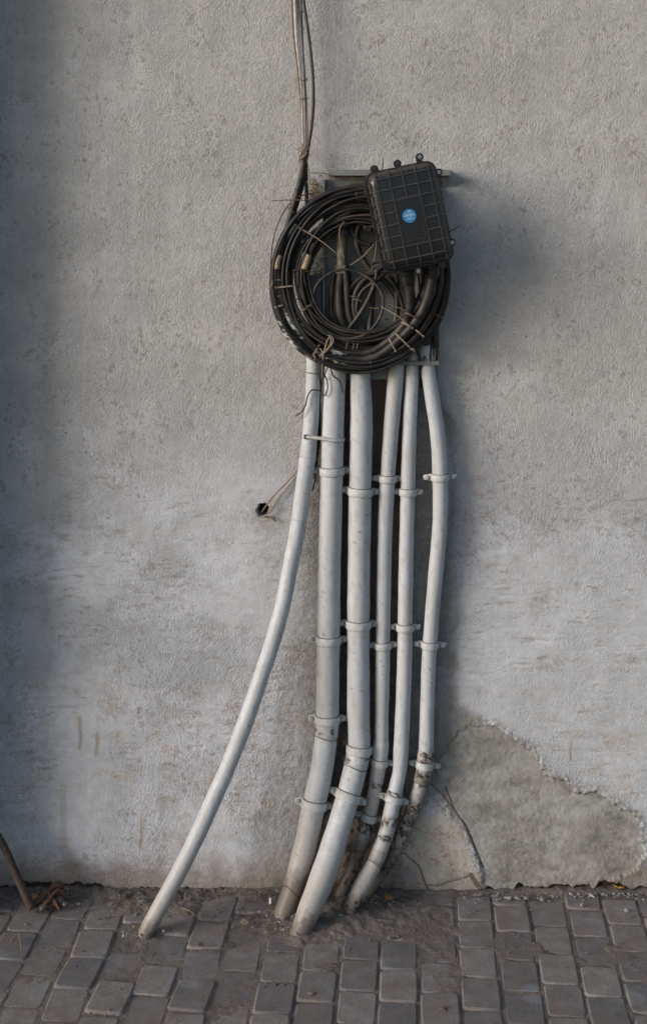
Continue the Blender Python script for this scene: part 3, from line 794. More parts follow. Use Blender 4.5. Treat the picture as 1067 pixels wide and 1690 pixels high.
def ringpts(cx, cy, rx, ry, z, r, wobble, ph, n=110, tilt=0.0, zw=.006):
    out = []
    for i in range(n):
        a_ = 2 * math.pi * i / n
        w = wobble * (math.sin(2 * a_ + ph) + .6 * math.sin(3 * a_ + ph * 1.7) + .3 * math.sin(5 * a_ + ph * 2.3))
        out.append((cx + (rx + w) * math.cos(a_), cy + (ry + w) * math.sin(a_), z + zw * math.sin(a_ + ph) + zw * .6 * math.sin(3 * a_ + 2 * ph) + tilt * math.sin(a_), r))
    return out
rg = random.Random(21)
spec = []
# outer bunch
outer = [(146, 4.5, 'k'), (143, 3.0, 'b'), (139.5, 4.8, 'k'), (136, 3.2, 'b'), (133, 4.0, 'k'), (129, 3.2, 'b'), (126, 4.4, 'k'), (122, 3.0, 'b'), (119, 3.6, 'g'), (116, 3.0, 'b'), (144, 3.4, 'k'), (137, 4.0, 'k'), (131, 3.0, 'b'), (124, 4.0, 'k')]
for i, (r, w, t_) in enumerate(outer):
    layer = i >= 10
    spec.append((CX + rg.uniform(-3, 3), CY + rg.uniform(-3, 3), r, r + 4, .062 + (-.014 if layer else .012 * ((i * 7) % 5) / 4), w, t_, rg.uniform(1.0, 3.0)))
inner = [(112, 4.2, 'k'), (108, 3.0, 'b'), (103, 3.8, 'k'), (99, 2.8, 'b'), (95, 3.4, 'k'), (106, 3.2, 'b'), (101, 3.6, 'g')]
for i, (r, w, t_) in enumerate(inner):
    spec.append((CX + 3 + rg.uniform(-2.5, 3.5), CY + 4 + rg.uniform(-4, 4), r - 6, r + 3, .055 + .010 * ((i * 3) % 4) / 3, w, t_, rg.uniform(2.0, 4.5)))
for i in (0, 1, 2, 3, 6, 7, 8, 9, 10):
    r = 90 + i * 5.1
    spec.append((CX + rg.uniform(-4, 4), CY + rg.uniform(-6, 2), r, r + 3, .086 - .001 * i, rg.uniform(1.5, 2.2), 'b' if i % 3 else 'g', rg.uniform(2.0, 5.0)))
for i in range(9):
    r = (146, 97, 141, 118, 135, 104, 128, 100, 144)[i]
    spec.append((CX + rg.uniform(-4, 4), CY + rg.uniform(-4, 3), r, r + 3, .078 + .0012 * i, rg.uniform(2.0, 2.8), 'k', rg.uniform(2.0, 4.5)))
for i, (cx, cy, rx, ry, z, w, t_, wb_) in enumerate(spec):
    ring = ringpts(cx, cy, rx, ry, z, w, wb_, rg.uniform(0, 6.28), 280 if i in (0, 2, 4, 6, 11, 14) else 120)
    shaped_tube("cable", ring, M_cablec, coil, sides=8, closed=True, colf=cable_col(400 + 11 * i, t_, 1.0 if i in (0, 2, 4, 6, 11, 14) else 0, (.55 if t_ == 'b' else .15)))
# loose inner loop
shaped_tube("cable", ringpts(573, 502, 56, 59, .084, 2.3, 2.0, 1.2, 90, zw=.008), M_cablec, coil, sides=8, closed=True, colf=cable_col(801, 'g', 0, .7))
loose = [
 ([(566, 452, .042, 5), (568, 500, .045, 5), (580, 550, .052, 5), (612, 574, .060, 5), (650, 572, .066, 4.5)], 'k'),
 ([(557, 450, .040, 4.5), (553, 495, .042, 4.5), (556, 540, .050, 4.5), (580, 572, .058, 4.5)], 'k'),
 ([(640, 440, .056, 5), (606, 452, .05, 5), (577, 478, .046, 5), (574, 520, .048, 5), (596, 556, .054, 5)], 'k'),
 ([(600, 352, .055, 4), (580, 372, .052, 4), (590, 396, .052, 4), (612, 405, .056, 4)], 'k'),
 ([(652, 450, .060, 5), (655, 490, .058, 5), (652, 530, .058, 5), (640, 560, .06, 5)], 'k'),
 ([(562, 450, .046, 7), (559, 490, .050, 7), (563, 530, .055, 7), (585, 562, .060, 6.5), (625, 578, .066, 6), (665, 568, .066, 6)], 'k'),
 ([(572, 450, .040, 5), (577, 495, .044, 5), (588, 538, .052, 5), (615, 560, .058, 5), (660, 556, .060, 4.5), (700, 520, .060, 4.5)], 'k'),
 ([(552, 446, .044, 4), (547, 480, .044, 4), (549, 530, .050, 4), (570, 568, .060, 4), (610, 585, .064, 4)], 'k'),
 ([(570, 440, .05, 5), (572, 480, .052, 5.5), (576, 520, .052, 5.5), (590, 556, .056, 5)], 'g'),
 ([(650, 428, .060, 5), (620, 448, .056, 5), (594, 470, .052, 5.2), (583, 500, .050, 5), (592, 535, .054, 5), (622, 562, .058, 5), (665, 560, .06, 5)], 'k'),
 ([(646, 440, .060, 3.2), (622, 462, .058, 3.2), (596, 482, .054, 3.2), (588, 512, .054, 3), (604, 548, .056, 3)], 'b'),
 ([(619, 466, .078, 3.0), (604, 500, .074, 3.4), (586, 528, .068, 3.2), (560, 560, .062, 3)], 'g'),
 ([(617, 462, .070, 3.6), (614, 500, .064, 4.4), (610, 535, .060, 4.4), (606, 566, .058, 4)], 'k'),
 ([(612, 380, .06, 5), (592, 368, .056, 5), (574, 372, .05, 5.5), (563, 384, .046, 6)], 'k'),
 ([(625, 350, .06, 5), (598, 362, .056, 5), (588, 400, .05, 5), (606, 440, .05, 5), (640, 470, .05, 4.5), (664, 510, .055, 4.5)], 'k'),
 ([(640, 455, .070, 3.4), (660, 490, .064, 3.6), (664, 525, .062, 3.6), (640, 560, .066, 3.2)], 'k'),
 ([(600, 455, .070, 2.4), (640, 448, .074, 2.6), (668, 452, .074, 2.6)], 'b'),
 ([(622, 445, .080, 2.6), (617, 470, .078, 2.8), (600, 505, .072, 2.6), (574, 545, .066, 2.4)], 'b'),
]
for i, (c_, t_) in enumerate(loose):
    shaped_tube("cable", c_, M_cablec, coil, n=50, sides=8, colf=cable_col(900 + 7 * i, t_, 0, .45))
# cables running from the vertical bundle into the coil, left side
shaped_tube("cable", [(501, 262, .040, 3.4), (497, 290, .046, 4.2), (487, 325, .056, 4.4), (475, 370, .066, 4.4), (462, 412, .074, 4.2), (455, 450, .078, 4), (456, 495, .076, 4), (470, 535, .074, 4)], M_cablec, coil, n=70, sides=10, colf=cable_col(1001, 'g', 0, .9))
shaped_tube("cable", [(504, 268, .034, 3.0), (500, 300, .040, 3.4), (490, 335, .050, 3.6), (479, 372, .060, 3.6), (470, 410, .070, 3.6), (464, 450, .070, 3.4), (468, 500, .068, 3.4)], M_cablec, coil, n=70, sides=10, colf=cable_col(1002, 'k', 0, .3))
shaped_tube("cable", [(505, 268, .030, 2.4), (505, 300, .030, 3.0), (506, 335, .034, 3.2), (507, 370, .040, 3.0), (500, 410, .05, 3.0)], M_cablec, coil, n=40, sides=8, colf=cable_col(1003, 'k', 0, .4))
shaped_tube("cable", [(520, 318, .050, 1.0), (490, 326, .058, 1.0), (468, 350, .064, 1.0), (452, 390, .068, 1.0), (447, 430, .070, 1.0), (447, 470, .068, 1.0), (452, 500, .066, 1.0)], M_cablec, coil, n=60, sides=6, colf=cable_col(1004, 'b', 0, 1))
# cables of the closure box
gland_cables = [
 ([(671, 462, .125, 7.6), (676, 480, .122, 7.6), (677, 502, .112, 7.6), (668, 532, .096, 7.2), (648, 556, .088, 6.8), (612, 580, .082, 6.2), (570, 582, .078, 5.6)], 'k'),
 ([(713, 452, .125, 8.2), (709, 478, .122, 8.2), (700, 506, .114, 8), (683, 534, .104, 7.6), (656, 562, .094, 7), (615, 590, .086, 6), (570, 592, .080, 5.4)], 'k'),
 ([(726, 440, .115, 5), (726, 470, .112, 5), (716, 505, .104, 5), (694, 545, .094, 5), (660, 575, .088, 4.6), (620, 592, .082, 4)], 'k'),
 ([(736, 425, .090, 4.5), (739, 455, .088, 4.5), (732, 500, .084, 4.5), (712, 540, .080, 4.4), (680, 575, .076, 4)], 'k'),
 ([(690, 448, .11, 1.6), (692, 480, .108, 1.6), (693, 505, .104, 1.6), (684, 520, .1, 1.6)], 'b'),
]
for i, (c_, t_) in enumerate(gland_cables):
    shaped_tube("cable", c_, M_cablec, coil, n=70, sides=12, colf=cable_col(1100 + 9 * i, t_, 0, .3))
# cables dropping from the coil behind the small shelf
shaped_tube("cable", [(712, 540, .045, 4.5), (718, 560, .045, 4.5), (719, 574, .045, 4.2)], M_cablec, coil, n=16, sides=8, colf=cable_col(1201, 'k', 0, .3))
for (x0, x1) in ((698, 704), (690, 694), (704, 698), (712, 709)):
    shaped_tube("cable", [(x0, 555, .04, 1.8), (x0 - 2, 575, .042, 1.8), (x1, 598, .046, 1.8), (x1 + 1, 640, .012, 1.6)], M_cablec, coil, n=20, sides=6, colf=cable_col(1210 + x0, 'b', 0, .5))
shaped_tube("cable", [(718, 572, .045, .9), (717, 590, .045, .9), (716, 597, .045, .9)], M_tie, coil, n=8, sides=6, colf=cable_col(1, 'b'))

def coil_tie(px, py, half, mat, wpx=1.9, tail=None, z0=.052, z1=.088, ang=None, name="cable_tie"):
    wpx *= .72
    """flat tie round the bundle, lying across it (radially unless ang is given)"""
    a_ = math.atan2(py - CY, px - CX) if ang is None else math.radians(ang)
    dx, dy = math.cos(a_), math.sin(a_)
    zc, zr = (z0 + z1) / 2, (z1 - z0) / 2
    P = []
    for t_ in np.linspace(0, 2 * math.pi, 20, endpoint=False):
        c_, s_ = math.cos(t_), math.sin(t_)
        sx = math.copysign(abs(c_) ** .6, c_); sz = math.copysign(abs(s_) ** .6, s_)
        P.append(W(px + dx * half * sx, py + dy * half * sx, zc + zr * sz))
    P = np.array(P)
    side = np.array(W(px - dy * wpx, py + dx * wpx, zc)) - np.array(W(px, py, zc)); side = side
    ctr = P.mean(0); bm = bmesh.new(); rings = []
    for p_ in P:
        out = (p_ - ctr); out /= np.linalg.norm(out); q_ = p_ + out * .0014
        rings.append([bm.verts.new(Vector(p_ - side)), bm.verts.new(Vector(q_ - side)), bm.verts.new(Vector(q_ + side)), bm.verts.new(Vector(p_ + side))])
    for i_ in range(20):
        A_, B_ = rings[i_], rings[(i_ + 1) % 20]
        for j_ in range(4): bm.faces.new((A_[j_], A_[(j_ + 1) % 4], B_[(j_ + 1) % 4], B_[j_]))
    hp = W(px + dx * half * .8, py + dy * half * .8, z1 + .001)
    add_box(bm, hp, (.0042, .0035, .0042), bevel=.0006)
    o = bm_obj(name, bm, mat, coil)
    if tail:
        tx, ty, tz = tail
        sx_, sy_ = px + dx * half * .8, py + dy * half * .8
        shaped_tube("tie_tail", [(sx_, sy_, z1 + .002, .95), ((sx_ + tx) / 2 + 2.5, (sy_ + ty) / 2 - 2, (z1 + tz) / 2 + .008, .95), (tx, ty, tz, .6)], mat, o, n=10, sides=4, flat=.5)
    return o
T_ = coil_tie
T_(471, 473, 20, M_tie, 1.8, None, .05, .094)
T_(457, 462, 9, M_tie, 1.2, (444, 476, .1)); T_(459, 489, 9, M_tiedk, 1.6, None); T_(461, 505, 8, M_tie, 2, None, .06, .090)
T_(508, 505, 10, M_tiedk, 1.5, (483, 490, .08)); T_(500, 447, 12, M_tiedk, 1.3, (478, 449, .08), z0=.045, z1=.085); T_(506, 509, 9, M_tie, 1.5, None, .05, .084)
T_(521, 578, 12, M_tie, 2.0, (519, 596, .09), .05, .09)
T_(572, 569, 7, M_tiedk, 1.8, None); T_(583, 568, 7, M_tiedk, 1.6, None); T_(589, 568, 7, M_tiedk, 1.6, None)
T_(647, 570, 13, M_tie, 1.8, None, .06, .100, ang=62); T_(667, 565, 20, M_tie, 1.6, (683, 582, .11), .06, .112, ang=45)
T_(672, 537, 11, M_tie, 1.8, (628, 506, .10), .06, .118, ang=30); T_(692, 550, 9, M_tie, 1.6, None, .07, .118, ang=40)
T_(676, 520, 9, M_tiedk, 1.4, (640, 502, .11), .08, .128, ang=25); T_(610, 589, 12, M_tiedk, 1.5, None)
T_(495, 378, 13, M_tie, 2.2, (567, 428, .115), .05, .088); T_(507, 432, 10, M_tiedk, 1.4, (555, 424, .07), .045, .082)
T_(480, 347, 10, M_tiedk, 1.2, None); T_(720, 520, 12, M_tiedk, 1.5, None)
T_(590, 495, 7, M_tiedk, 1.2, (577, 489, .075), .045, .066, ang=10); T_(614, 508, 6, M_tiedk, 1.2, (627, 512, .075), .052, .072, ang=10)
# twine knot at the bottom left of the coil
for i, (c_) in enumerate(([(546, 553, .094, 1.2), (540, 562, .098, 1.3), (536, 575, .098, 1.3), (533, 590, .094, 1.2), (531, 625, .06, 1.0)],
                          [(544, 556, .096, 1.1), (547, 566, .099, 1.1), (540, 578, .099, 1.2), (534, 582, .097, 1.1), (528, 575, .09, 1)],
                          [(548, 555, .094, 1.1), (544, 570, .1, 1.1), (538, 580, .1, 1.1), (530, 584, .096, 1.1), (526, 600, .08, .9)],
                          [(541, 553, .092, 1), (550, 560, .098, 1), (545, 572, .1, 1), (537, 577, .1, 1.2)])):
    shaped_tube("twine", c_, M_tie, coil, n=24, sides=6)
# tape wraps on cables
for (c_) in ([(461, 421, .088, 5.4), (457, 432, .089, 5.6), (456, 444, .089, 5.4)], [(509, 420, .086, 5.8), (505, 432, .086, 6.0), (501, 444, .086, 5.8)]):
    shaped_tube("tape_wrap", c_, M_tape, coil, n=8, sides=10)
# the dark webbing seen between the two bunches
bm = bmesh.new(); add_box(bm, W(486, 440, .062), (.020, .006, .013), bevel=.001); bm_obj("cable_clip", bm, M_wire, coil)

# ---- wires hanging below the coil
hw = empty("hanging_wires", W(535, 650, .07), "bent dark wires dangling below the coil over the white pipes", "wires")
for c_ in ([(544, 600, .080, 1.1), (549, 619, .074, 1.2), (561, 630, .072, 1.2), (565, 648, .070, 1.3)],
           [(534, 583, .090, 1.0), (531, 609, .066, 1.1), (539, 627, .062, 1.1), (540, 643, .062, 1.1), (535, 653, .060, 1.1), (528, 649, .056, 1.1)],
           [(529, 645, .054, 1.1), (514, 644, .054, 1.1), (507, 655, .054, 1.1), (503.6, 669, .054, 1.1), (497, 680, .052, 1.1), (488, 686, .050, 1.1)],
           [(534, 600, .060, 1.6), (529, 640, .030, 1.7), (526, 690, .022, 1.7), (524, 740, .016, 1.7), (520, 790, .010, 1.6), (515, 810, .006, 1.2)],
           [(530, 600, .050, 1.3), (528, 660, .026, 1.4), (527, 730, .014, 1.4), (516, 790, .010, 1.3)]):
    shaped_tube("wire", c_, M_wire, hw, n=40, sides=6)
M_tan_c = simple("tan_cable", (.20, .14, .10), .7, 0, 90, .35, .1)
hv = empty("wall_wires", W(434, 845, .01), "pair of pale thin wires coming out of the small hole in the wall", "wires")
shaped_tube("wire", [(431, 846, -.012, 1.1), (436, 839, .006, 1.1), (452, 818, .010, 1.1), (474, 795, .010, 1.1), (492, 774, .010, 1.1), (504, 752, .008, 1.1)], M_tan_c, hv, n=30, sides=6)
shaped_tube("wire", [(430, 852, -.004, 1.5), (436, 852, .009, 1.6), (447, 842, .012, 1.4), (460, 822, .010, 1.2), (478, 800, .008, 1.1), (494, 782, .007, 1.0)], M_tie, hv, n=30, sides=6)
shaped_tube("wire", [(440, 853, .004, 1.2), (449, 855, .009, 1.5), (455, 861, .010, 1.3)], M_twig, hv, n=10, sides=6)

# ================================================================ VERTICAL CABLE BUNDLE
vb_ = empty("cable_bundle", W(502, 262, .03), "bundle of pale, brown and black cables running down the wall from above", "cable bundle")
M_white_c = simple("pale_cable", (.40, .39, .37), .6, 0, 90, .3, .1)
M_tan_c = simple("tan_cable", (.20, .14, .10), .7, 0, 90, .35, .1)
M_grey_c = simple("grey_cable", (.27, .25, .24), .6, 0, 60, .35, .1)
for c_, m_, fl in (([(478, -60, .05, 1.6), (481, 0, .045, 1.6), (484, 60, .042, 1.6), (490, 110, .040, 1.6), (496, 170, .036, 1.7), (500, 240, .034, 1.7), (501, 270, .038, 1.7)], M_tan_c, 1),
                  ([(482, -60, .052, 2.3), (486, 0, .050, 2.4), (489, 60, .046, 2.4), (493, 105, .044, 1.7), (497, 150, .040, 1.2), (500, 240, .036, 1.2)], M_white_c, .6),
                  ([(488, -60, .046, 3.4), (491, 0, .044, 3.4), (496, 60, .042, 3.2), (499, 110, .040, 3.0), (502, 170, .037, 2.8), (503, 240, .034, 2.6), (501, 270, .036, 2.4)], M_grey_c, .7),
                  ([(494, -60, .042, 1.2), (497, 0, .040, 1.3), (500, 80, .038, 1.3), (503, 130, .037, 1.3), (506, 180, .036, 1.4), (506, 240, .034, 1.5), (502, 272, .036, 1.5)], M_tan_c, 1),
                  ([(497, -60, .060, 2.4), (501, 0, .060, 2.4), (508, 50, .060, 2.4), (514, 100, .058, 2.4), (517, 150, .056, 2.5), (515, 200, .050, 2.5), (509, 240, .042, 2.5), (503, 275, .038, 2.6)], M_wire, 1),
                  ([(498, 236, .028, 1.5), (497, 262, .030, 1.6), (495, 285, .036, 1.8), (492, 305, .044, 2.0)], M_tan_c, 1)):
    shaped_tube("cable", c_, m_, vb_, n=70, sides=8, flat=fl)
for (x, y, r, a_) in ((501, 131, 6, 6), (502, 163, 6.5, 0), (498, 20, 8.5, 4)):
    pts = [W(x + r * math.cos(t_), y + a_ * .3 * math.sin(t_), .040 + .008 * math.sin(t_)) for t_ in np.linspace(0, 2 * math.pi, 18, endpoint=False)]
    V, F = tube(pts, .0011, 6, True); link("cable_tie", mesh_np("cable_tie", V, F), M_tiedk, vb_)
for c_ in ([(490, 247, .046, 1.2), (500, 250, .050, 1.3), (509, 245, .048, 1.2), (512, 238, .04, 1)], [(488, 246, .04, 1.1), (498, 243, .048, 1.2), (505, 252, .05, 1.2), (497, 262, .044, 1.1), (492, 266, .04, .9)],
           [(505, 238, .05, 1.1), (500, 246, .052, 1.2), (495, 258, .046, 1.1), (493, 270, .04, .9)], [(497, 236, .046, 1), (503, 248, .052, 1.1), (511, 256, .044, 1)]):
    shaped_tube("twine", c_, M_tie, vb_, n=20, sides=6)

# ================================================================ BLACK CLOSURE BOX
ROT = math.radians(12.0)
bc = W(674, 358, .150)
cb = empty("closure_box", W(687, 446, .12), "black ribbed plastic splice box tilted over the coil, round blue sticker", "splice box")
MB = Matrix.Translation(bc) @ Matrix.Rotation(math.radians(-3), 4, 'Z') @ Matrix.Rotation(ROT * -1, 4, 'Y')
# local axes: x right, z up, -y towards the camera.  rotation about Y so the top leans left
MB = Matrix.Translation(bc) @ Matrix.Rotation(-ROT, 4, 'Y') @ Matrix.Rotation(math.radians(5), 4, 'Z')
u = S * (D - .15) / D
def rrect(w, h_, r, seg=6):
    out = []
    for (sx, sz, a0) in ((1, 1, 0), (-1, 1, 90), (-1, -1, 180), (1, -1, 270)):
        for k in range(seg + 1):
            a_ = math.radians(a0 + 90 * k / seg); out.append((sx * (w / 2 - r) + r * math.cos(a_), sz * (h_ / 2 - r) + r * math.sin(a_)))
    return out
def loft(name, rows, mat, parent, M, smooth=True, capf=True, capb=True):
    """rows: (w, h, corner r, y) in px units; y negative = toward the camera"""
    bm = bmesh.new(); rings = []
    for (w, h_, r, y_) in rows:
        rings.append([bm.verts.new(M @ Vector((x_ * u, y_ * u, z_ * u))) for x_, z_ in rrect(w, h_, r)])
    n = len(rings[0])
    for A_, B_ in zip(rings[:-1], rings[1:]):
        for i_ in range(n): bm.faces.new((A_[i_], A_[(i_ + 1) % n], B_[(i_ + 1) % n], B_[i_]))
    if capf: bm.faces.new(rings[-1])
    if capb: bm.faces.new(rings[0][::-1])
    bmesh.ops.recalc_face_normals(bm, faces=bm.faces)
    o = bm_obj(name, bm, mat, parent, smooth)
    return o
BWd, BHt = 122, 170
loft("box_base", [(104, 150, 12, 26), (108, 154, 14, 22), (112, 158, 14, 0)], M_black, cb, MB)
loft("box_flange", [(BWd - 2, BHt - 2, 17, 1), (BWd, BHt, 18, -1), (BWd, BHt, 18, -6), (BWd - 2, BHt - 2, 17, -7.5)], M_black, cb, MB, False)
lid = loft("box_lid", [(116, 164, 16, -7), (114, 162, 16, -14), (111, 159, 16, -19), (105, 153, 15, -23.5), (97, 145, 13, -26), (92, 140, 12, -26.6)], M_black, cb, MB)
# ribs running over the lid, each bending down its shoulders
def rib(path, half=1.1):
    bm = bmesh.new(); rings = []
    n = len(path)
    for i_, (x_, y_, z_) in enumerate(path):
        p0 = path[max(0, i_ - 1)]; p1 = path[min(n - 1, i_ + 1)]
        t_ = Vector(p1) - Vector(p0); t_.normalize()
        # outward normal within the plane of the bend
        s_ = Vector((0, 0, 1)) if abs(t_.z) < .5 and abs(p1[0] - p0[0]) + abs(path[-1][0] - path[0][0]) > 5 else Vector((1, 0, 0))
        nrm = t_.cross(s_).normalized()
        if nrm.y > 0: nrm = -nrm
        if abs(nrm.y) < .3:
            cdir = Vector((x_, 0, z_)); 
            if nrm.dot(cdir) < 0: nrm = -nrm
        c_ = Vector((x_, y_, z_))
        rings.append([bm.verts.new(MB @ ((c_ - s_ * half * 1.3 - nrm * .6) * u)), bm.verts.new(MB @ ((c_ - s_ * half * .7 + nrm * 1.8) * u)),
                      bm.verts.new(MB @ ((c_ + s_ * half * .7 + nrm * 1.8) * u)), bm.verts.new(MB @ ((c_ + s_ * half * 1.3 - nrm * .6) * u))])
    for A_, B_ in zip(rings[:-1], rings[1:]):
        for j_ in range(4): bm.faces.new((A_[j_], A_[(j_ + 1) % 4], B_[(j_ + 1) % 4], B_[j_]))
    bm.faces.new(rings[0][::-1]); bm.faces.new(rings[-1])
    bmesh.ops.recalc_face_normals(bm, faces=bm.faces)
    bm_obj("lid_rib", bm, M_blackrib, lid)
prof = [(57.5, -9), (56.8, -14), (55.3, -19), (52.3, -23.5), (48.3, -26), (44, -26.7)]
profz = [(a_ + 24, b_) for a_, b_ in prof]
for x_ in (-44, -22, 0, 22, 44):
    if abs(x_) == 0:
        rib([(x_, b_, a_) for a_, b_ in profz] + [(x_, -26.8, 32)]); rib([(x_, -26.8, -46)] + [(x_, b_, -a_) for a_, b_ in profz[::-1]])
    elif x_ == 22 or x_ == -22:
        rib([(x_, b_, a_) for a_, b_ in profz] + [(x_, -26.8, 0)] + [(x_, b_, -a_) for a_, b_ in profz[::-1]])
    else:
        rib([(x_, -24.5, 78)] + [(x_, b_ , a_ - 5) for a_, b_ in profz[4:]] + [(x_, -26.8, 0)] + [(x_, b_, -a_ + 5) for a_, b_ in profz[:3:-1]] + [(x_, -24.5, -78)])
for z_ in (-66, -46, -26.5, -7, 12.5, 32, 51, 70):
    if abs(z_) > 60:
        rib([(-a_ + 4, b_, z_) for a_, b_ in prof[1:]] + [(a_ - 4, b_, z_) for a_, b_ in prof[:0:-1]])
    elif -30 < z_ < 30:
        rib([(-a_, b_, z_) for a_, b_ in prof] + [(-23, -26.8, z_)]); rib([(23, -26.8, z_)] + [(a_, b_, z_) for a_, b_ in prof[::-1]])
    else:
        rib([(-a_, b_, z_) for a_, b_ in prof] + [(a_, b_, z_) for a_, b_ in prof[::-1]])
# stepped label panel
bm = bmesh.new(); add_box(bm, Vector((0, -27.0, -7)) * u, Vector((44, 1.6, 76)) * u, MB, bevel=.0006); bm_obj("label_panel", bm, M_black, lid)
bm = bmesh.new()
for (cx_, cz_, w_, h__) in ((0, 31, 44, 1.6), (0, -45, 44, 1.6), (-22, -7, 1.6, 76), (22, -7, 1.6, 76), (0, -38, 34, 1.2), (17, -24, 1.2, 28)):
    add_box(bm, Vector((cx_, -28.0, cz_)) * u, Vector((w_, 1.6, h__)) * u, MB)
bm_obj("panel_rim", bm, M_blackrib, lid)
# blue round sticker
bm = bmesh.new(); add_cyl(bm, Vector((-3, -28.3, 2)) * u, 11.3 * u, .9 * u, 'Y', 40, MB); stk = bm_obj("round_sticker", bm, M_blue, cb)
bm = bmesh.new(); rr = random.Random(3)
for (zz, x0, x1, hh) in ((7.6, -2.0, 4.5, 1.5), (4.0, -7.5, 7, .9), (1.0, -8.5, 8.5, 1.3), (-2.2, -4, 4, .8), (-5.2, -6.5, 6, .9)):
    x_ = x0
    while x_ < x1:
        w_ = min(rr.uniform(.9, 2.4), x1 - x_)
        add_box(bm, Vector((-3 + x_ + w_ / 2, -28.85, 2 + zz)) * u, Vector((w_ * .8, .25, hh)) * u, MB)
        x_ += w_ + .5
bm_obj("sticker_print", bm, M_white, stk)
# lugs with screws round the flange (positions local px)
def to_local(px, py):
    dx, dz = px - 674, -(py - 358)
    c_, s_ = math.cos(-ROT), math.sin(-ROT)
    return dx * c_ + dz * s_ * -1 * -1, dx * -s_ + dz * c_
def toloc(px, py):
    v = MB.inverted() @ W(px, py, .155); return v.x / u, v.z / u
for (px, py, bolt) in ((616.5, 279, 0), (655, 270, 0), (692, 259, 1), (724, 284, 1), (746, 400, 1), (689, 447, 1), (730, 437, 0)):
    x_, z_ = toloc(px, py)
    bm = bmesh.new(); add_cyl(bm, Vector((x_, -3.4, z_)) * u, 6.3 * u, 8 * u, 'Y', 18, MB)
    add_box(bm, Vector((x_ * .955, -3.4, z_ * .965)) * u, Vector((9.5, 7.4, 9.5)) * u, MB)
    lg = bm_obj("screw_lug", bm, M_black, cb)
    bm = bmesh.new(); add_cyl(bm, Vector((x_, -7.8, z_)) * u, 3.5 * u, 1.6 * u, 'Y', 14, MB)
    bm2 = bm; add_cyl(bm2, Vector((x_, -8.9, z_)) * u, 1.9 * u, 1.2 * u, 'Y', 6, MB)
    bm_obj("lug_screw", bm, M_screw if bolt else M_wire, lg)
# three long latch screws sticking out to the left
for (px, py) in ((590, 320), (604, 376), (616, 434)):
    x_, z_ = toloc(px, py)
    bm = bmesh.new()
    add_cyl(bm, Vector((x_ + 9, -4, z_)) * u, 2.0 * u, 22 * u, 'X', 8, MB)
    for k in range(6): add_cyl(bm, Vector((x_ + 1 + k * 2.4, -4, z_)) * u, 2.7 * u, 1.1 * u, 'X', 8, MB)
    add_cyl(bm, Vector((x_ - 3, -4, z_)) * u, 4.2 * u, 3.0 * u, 'X', 10, MB)
    add_box(bm, Vector((x_ + 15, -4, z_)) * u, Vector((8, 7, 9)) * u, MB, bevel=.0006)
    bm_obj("latch_screw", bm, M_wire, cb)
# hinge barrels along the left shoulder
for z_ in (58, 36, 14, -8, -30, -52):
    bm = bmesh.new(); add_cyl(bm, Vector((-53.5, -19, z_)) * u, 5.2 * u, 17 * u, 'Z', 14, MB)
    bm_obj("lid_barrel", bm, M_black, lid, False)
# cable glands under the box
for (px, py, r_) in ((671, 458, 11), (713, 447, 11.5)):
    q = [(px - 1, py - 20, .135, r_ * 1.05), (px - .5, py - 6, .132, r_ * 1.05), (px, py - 4, .13, r_), (px + .4, py + 6, .128, r_), (px + .4, py + 6.5, .128, r_ * .8), (px + .6, py + 12, .127, r_ * .78)]
    P = np.array([W(a, b_, c_) for a, b_, c_, _ in q]); V, F = tube(P, np.array([z[3] for z in q]) * S, 18)
    link("cable_gland", mesh_np("cable_gland", V, F, False), M_black, cb)

# ================================================================ DRY TWIGS CAUGHT IN THE COIL
tw = empty("caught_twigs", W(520, 330, .05), "dry twigs and nest straw caught above the left of the coil", "twigs")
for c_ in ([(449, 331, .08, .8), (480, 330, .085, 1.0), (505, 330, .08, .8), (530, 325, .07, .7)], [(512, 285, .05, .8), (535, 286, .055, 1.0), (548, 290, .056, .8), (556, 300, .05, .7)],
           [(632, 259, .10, .8), (631, 275, .11, 1.0), (629, 288, .12, 1)], [(508, 270, .04, .7), (512, 300, .05, 1.0), (520, 320, .055, .8)], [(742, 382, .10, 1), (752, 376, .11, 1), (760, 371, .12, .7)],
           [(578, 438, .1, 1.2), (600, 422, .105, 1.4), (618, 402, .11, 1.0)], [(505, 300, .05, .6), (540, 322, .06, .7)], [(570, 362, .08, 1), (560, 380, .09, 1.0), (568, 430, .095, .8)],
           [(612, 448, .11, .9), (619, 420, .12, 1.0), (621, 396, .12, .8)]):
    shaped_tube("twig", c_, M_twig, tw, n=12, sides=5)
rr = random.Random(9); Vs, Fs = [], []
for i in range(150):
    if i < 100: cx_, cy_, sx_, sy_, zz = 521, 318, 12, 16, .018
    else: cx_, cy_, sx_, sy_, zz = 524, 456, 6, 15, .03
    x_, y_ = rr.gauss(cx_, sx_ * .8), rr.gauss(cy_, sy_ * .8); z_ = max(.004, rr.gauss(zz, .010)); a_ = rr.uniform(0, 6.28); l_ = rr.uniform(3, 11)
    V, F = tube(np.array([W(x_, y_, z_), W(x_ + math.cos(a_) * l_ * .5 + 1, y_ + math.sin(a_) * l_ * .5, z_ + .003), W(x_ + math.cos(a_) * l_, y_ + math.sin(a_) * l_, z_)]), .0006, 4)
    Fs.append(F + sum(len(v) for v in Vs)); Vs.append(V)
o = link("straw", mesh_np("straw", np.vstack(Vs), np.vstack(Fs)), M_twig, tw); o['kind'] = 'stuff'

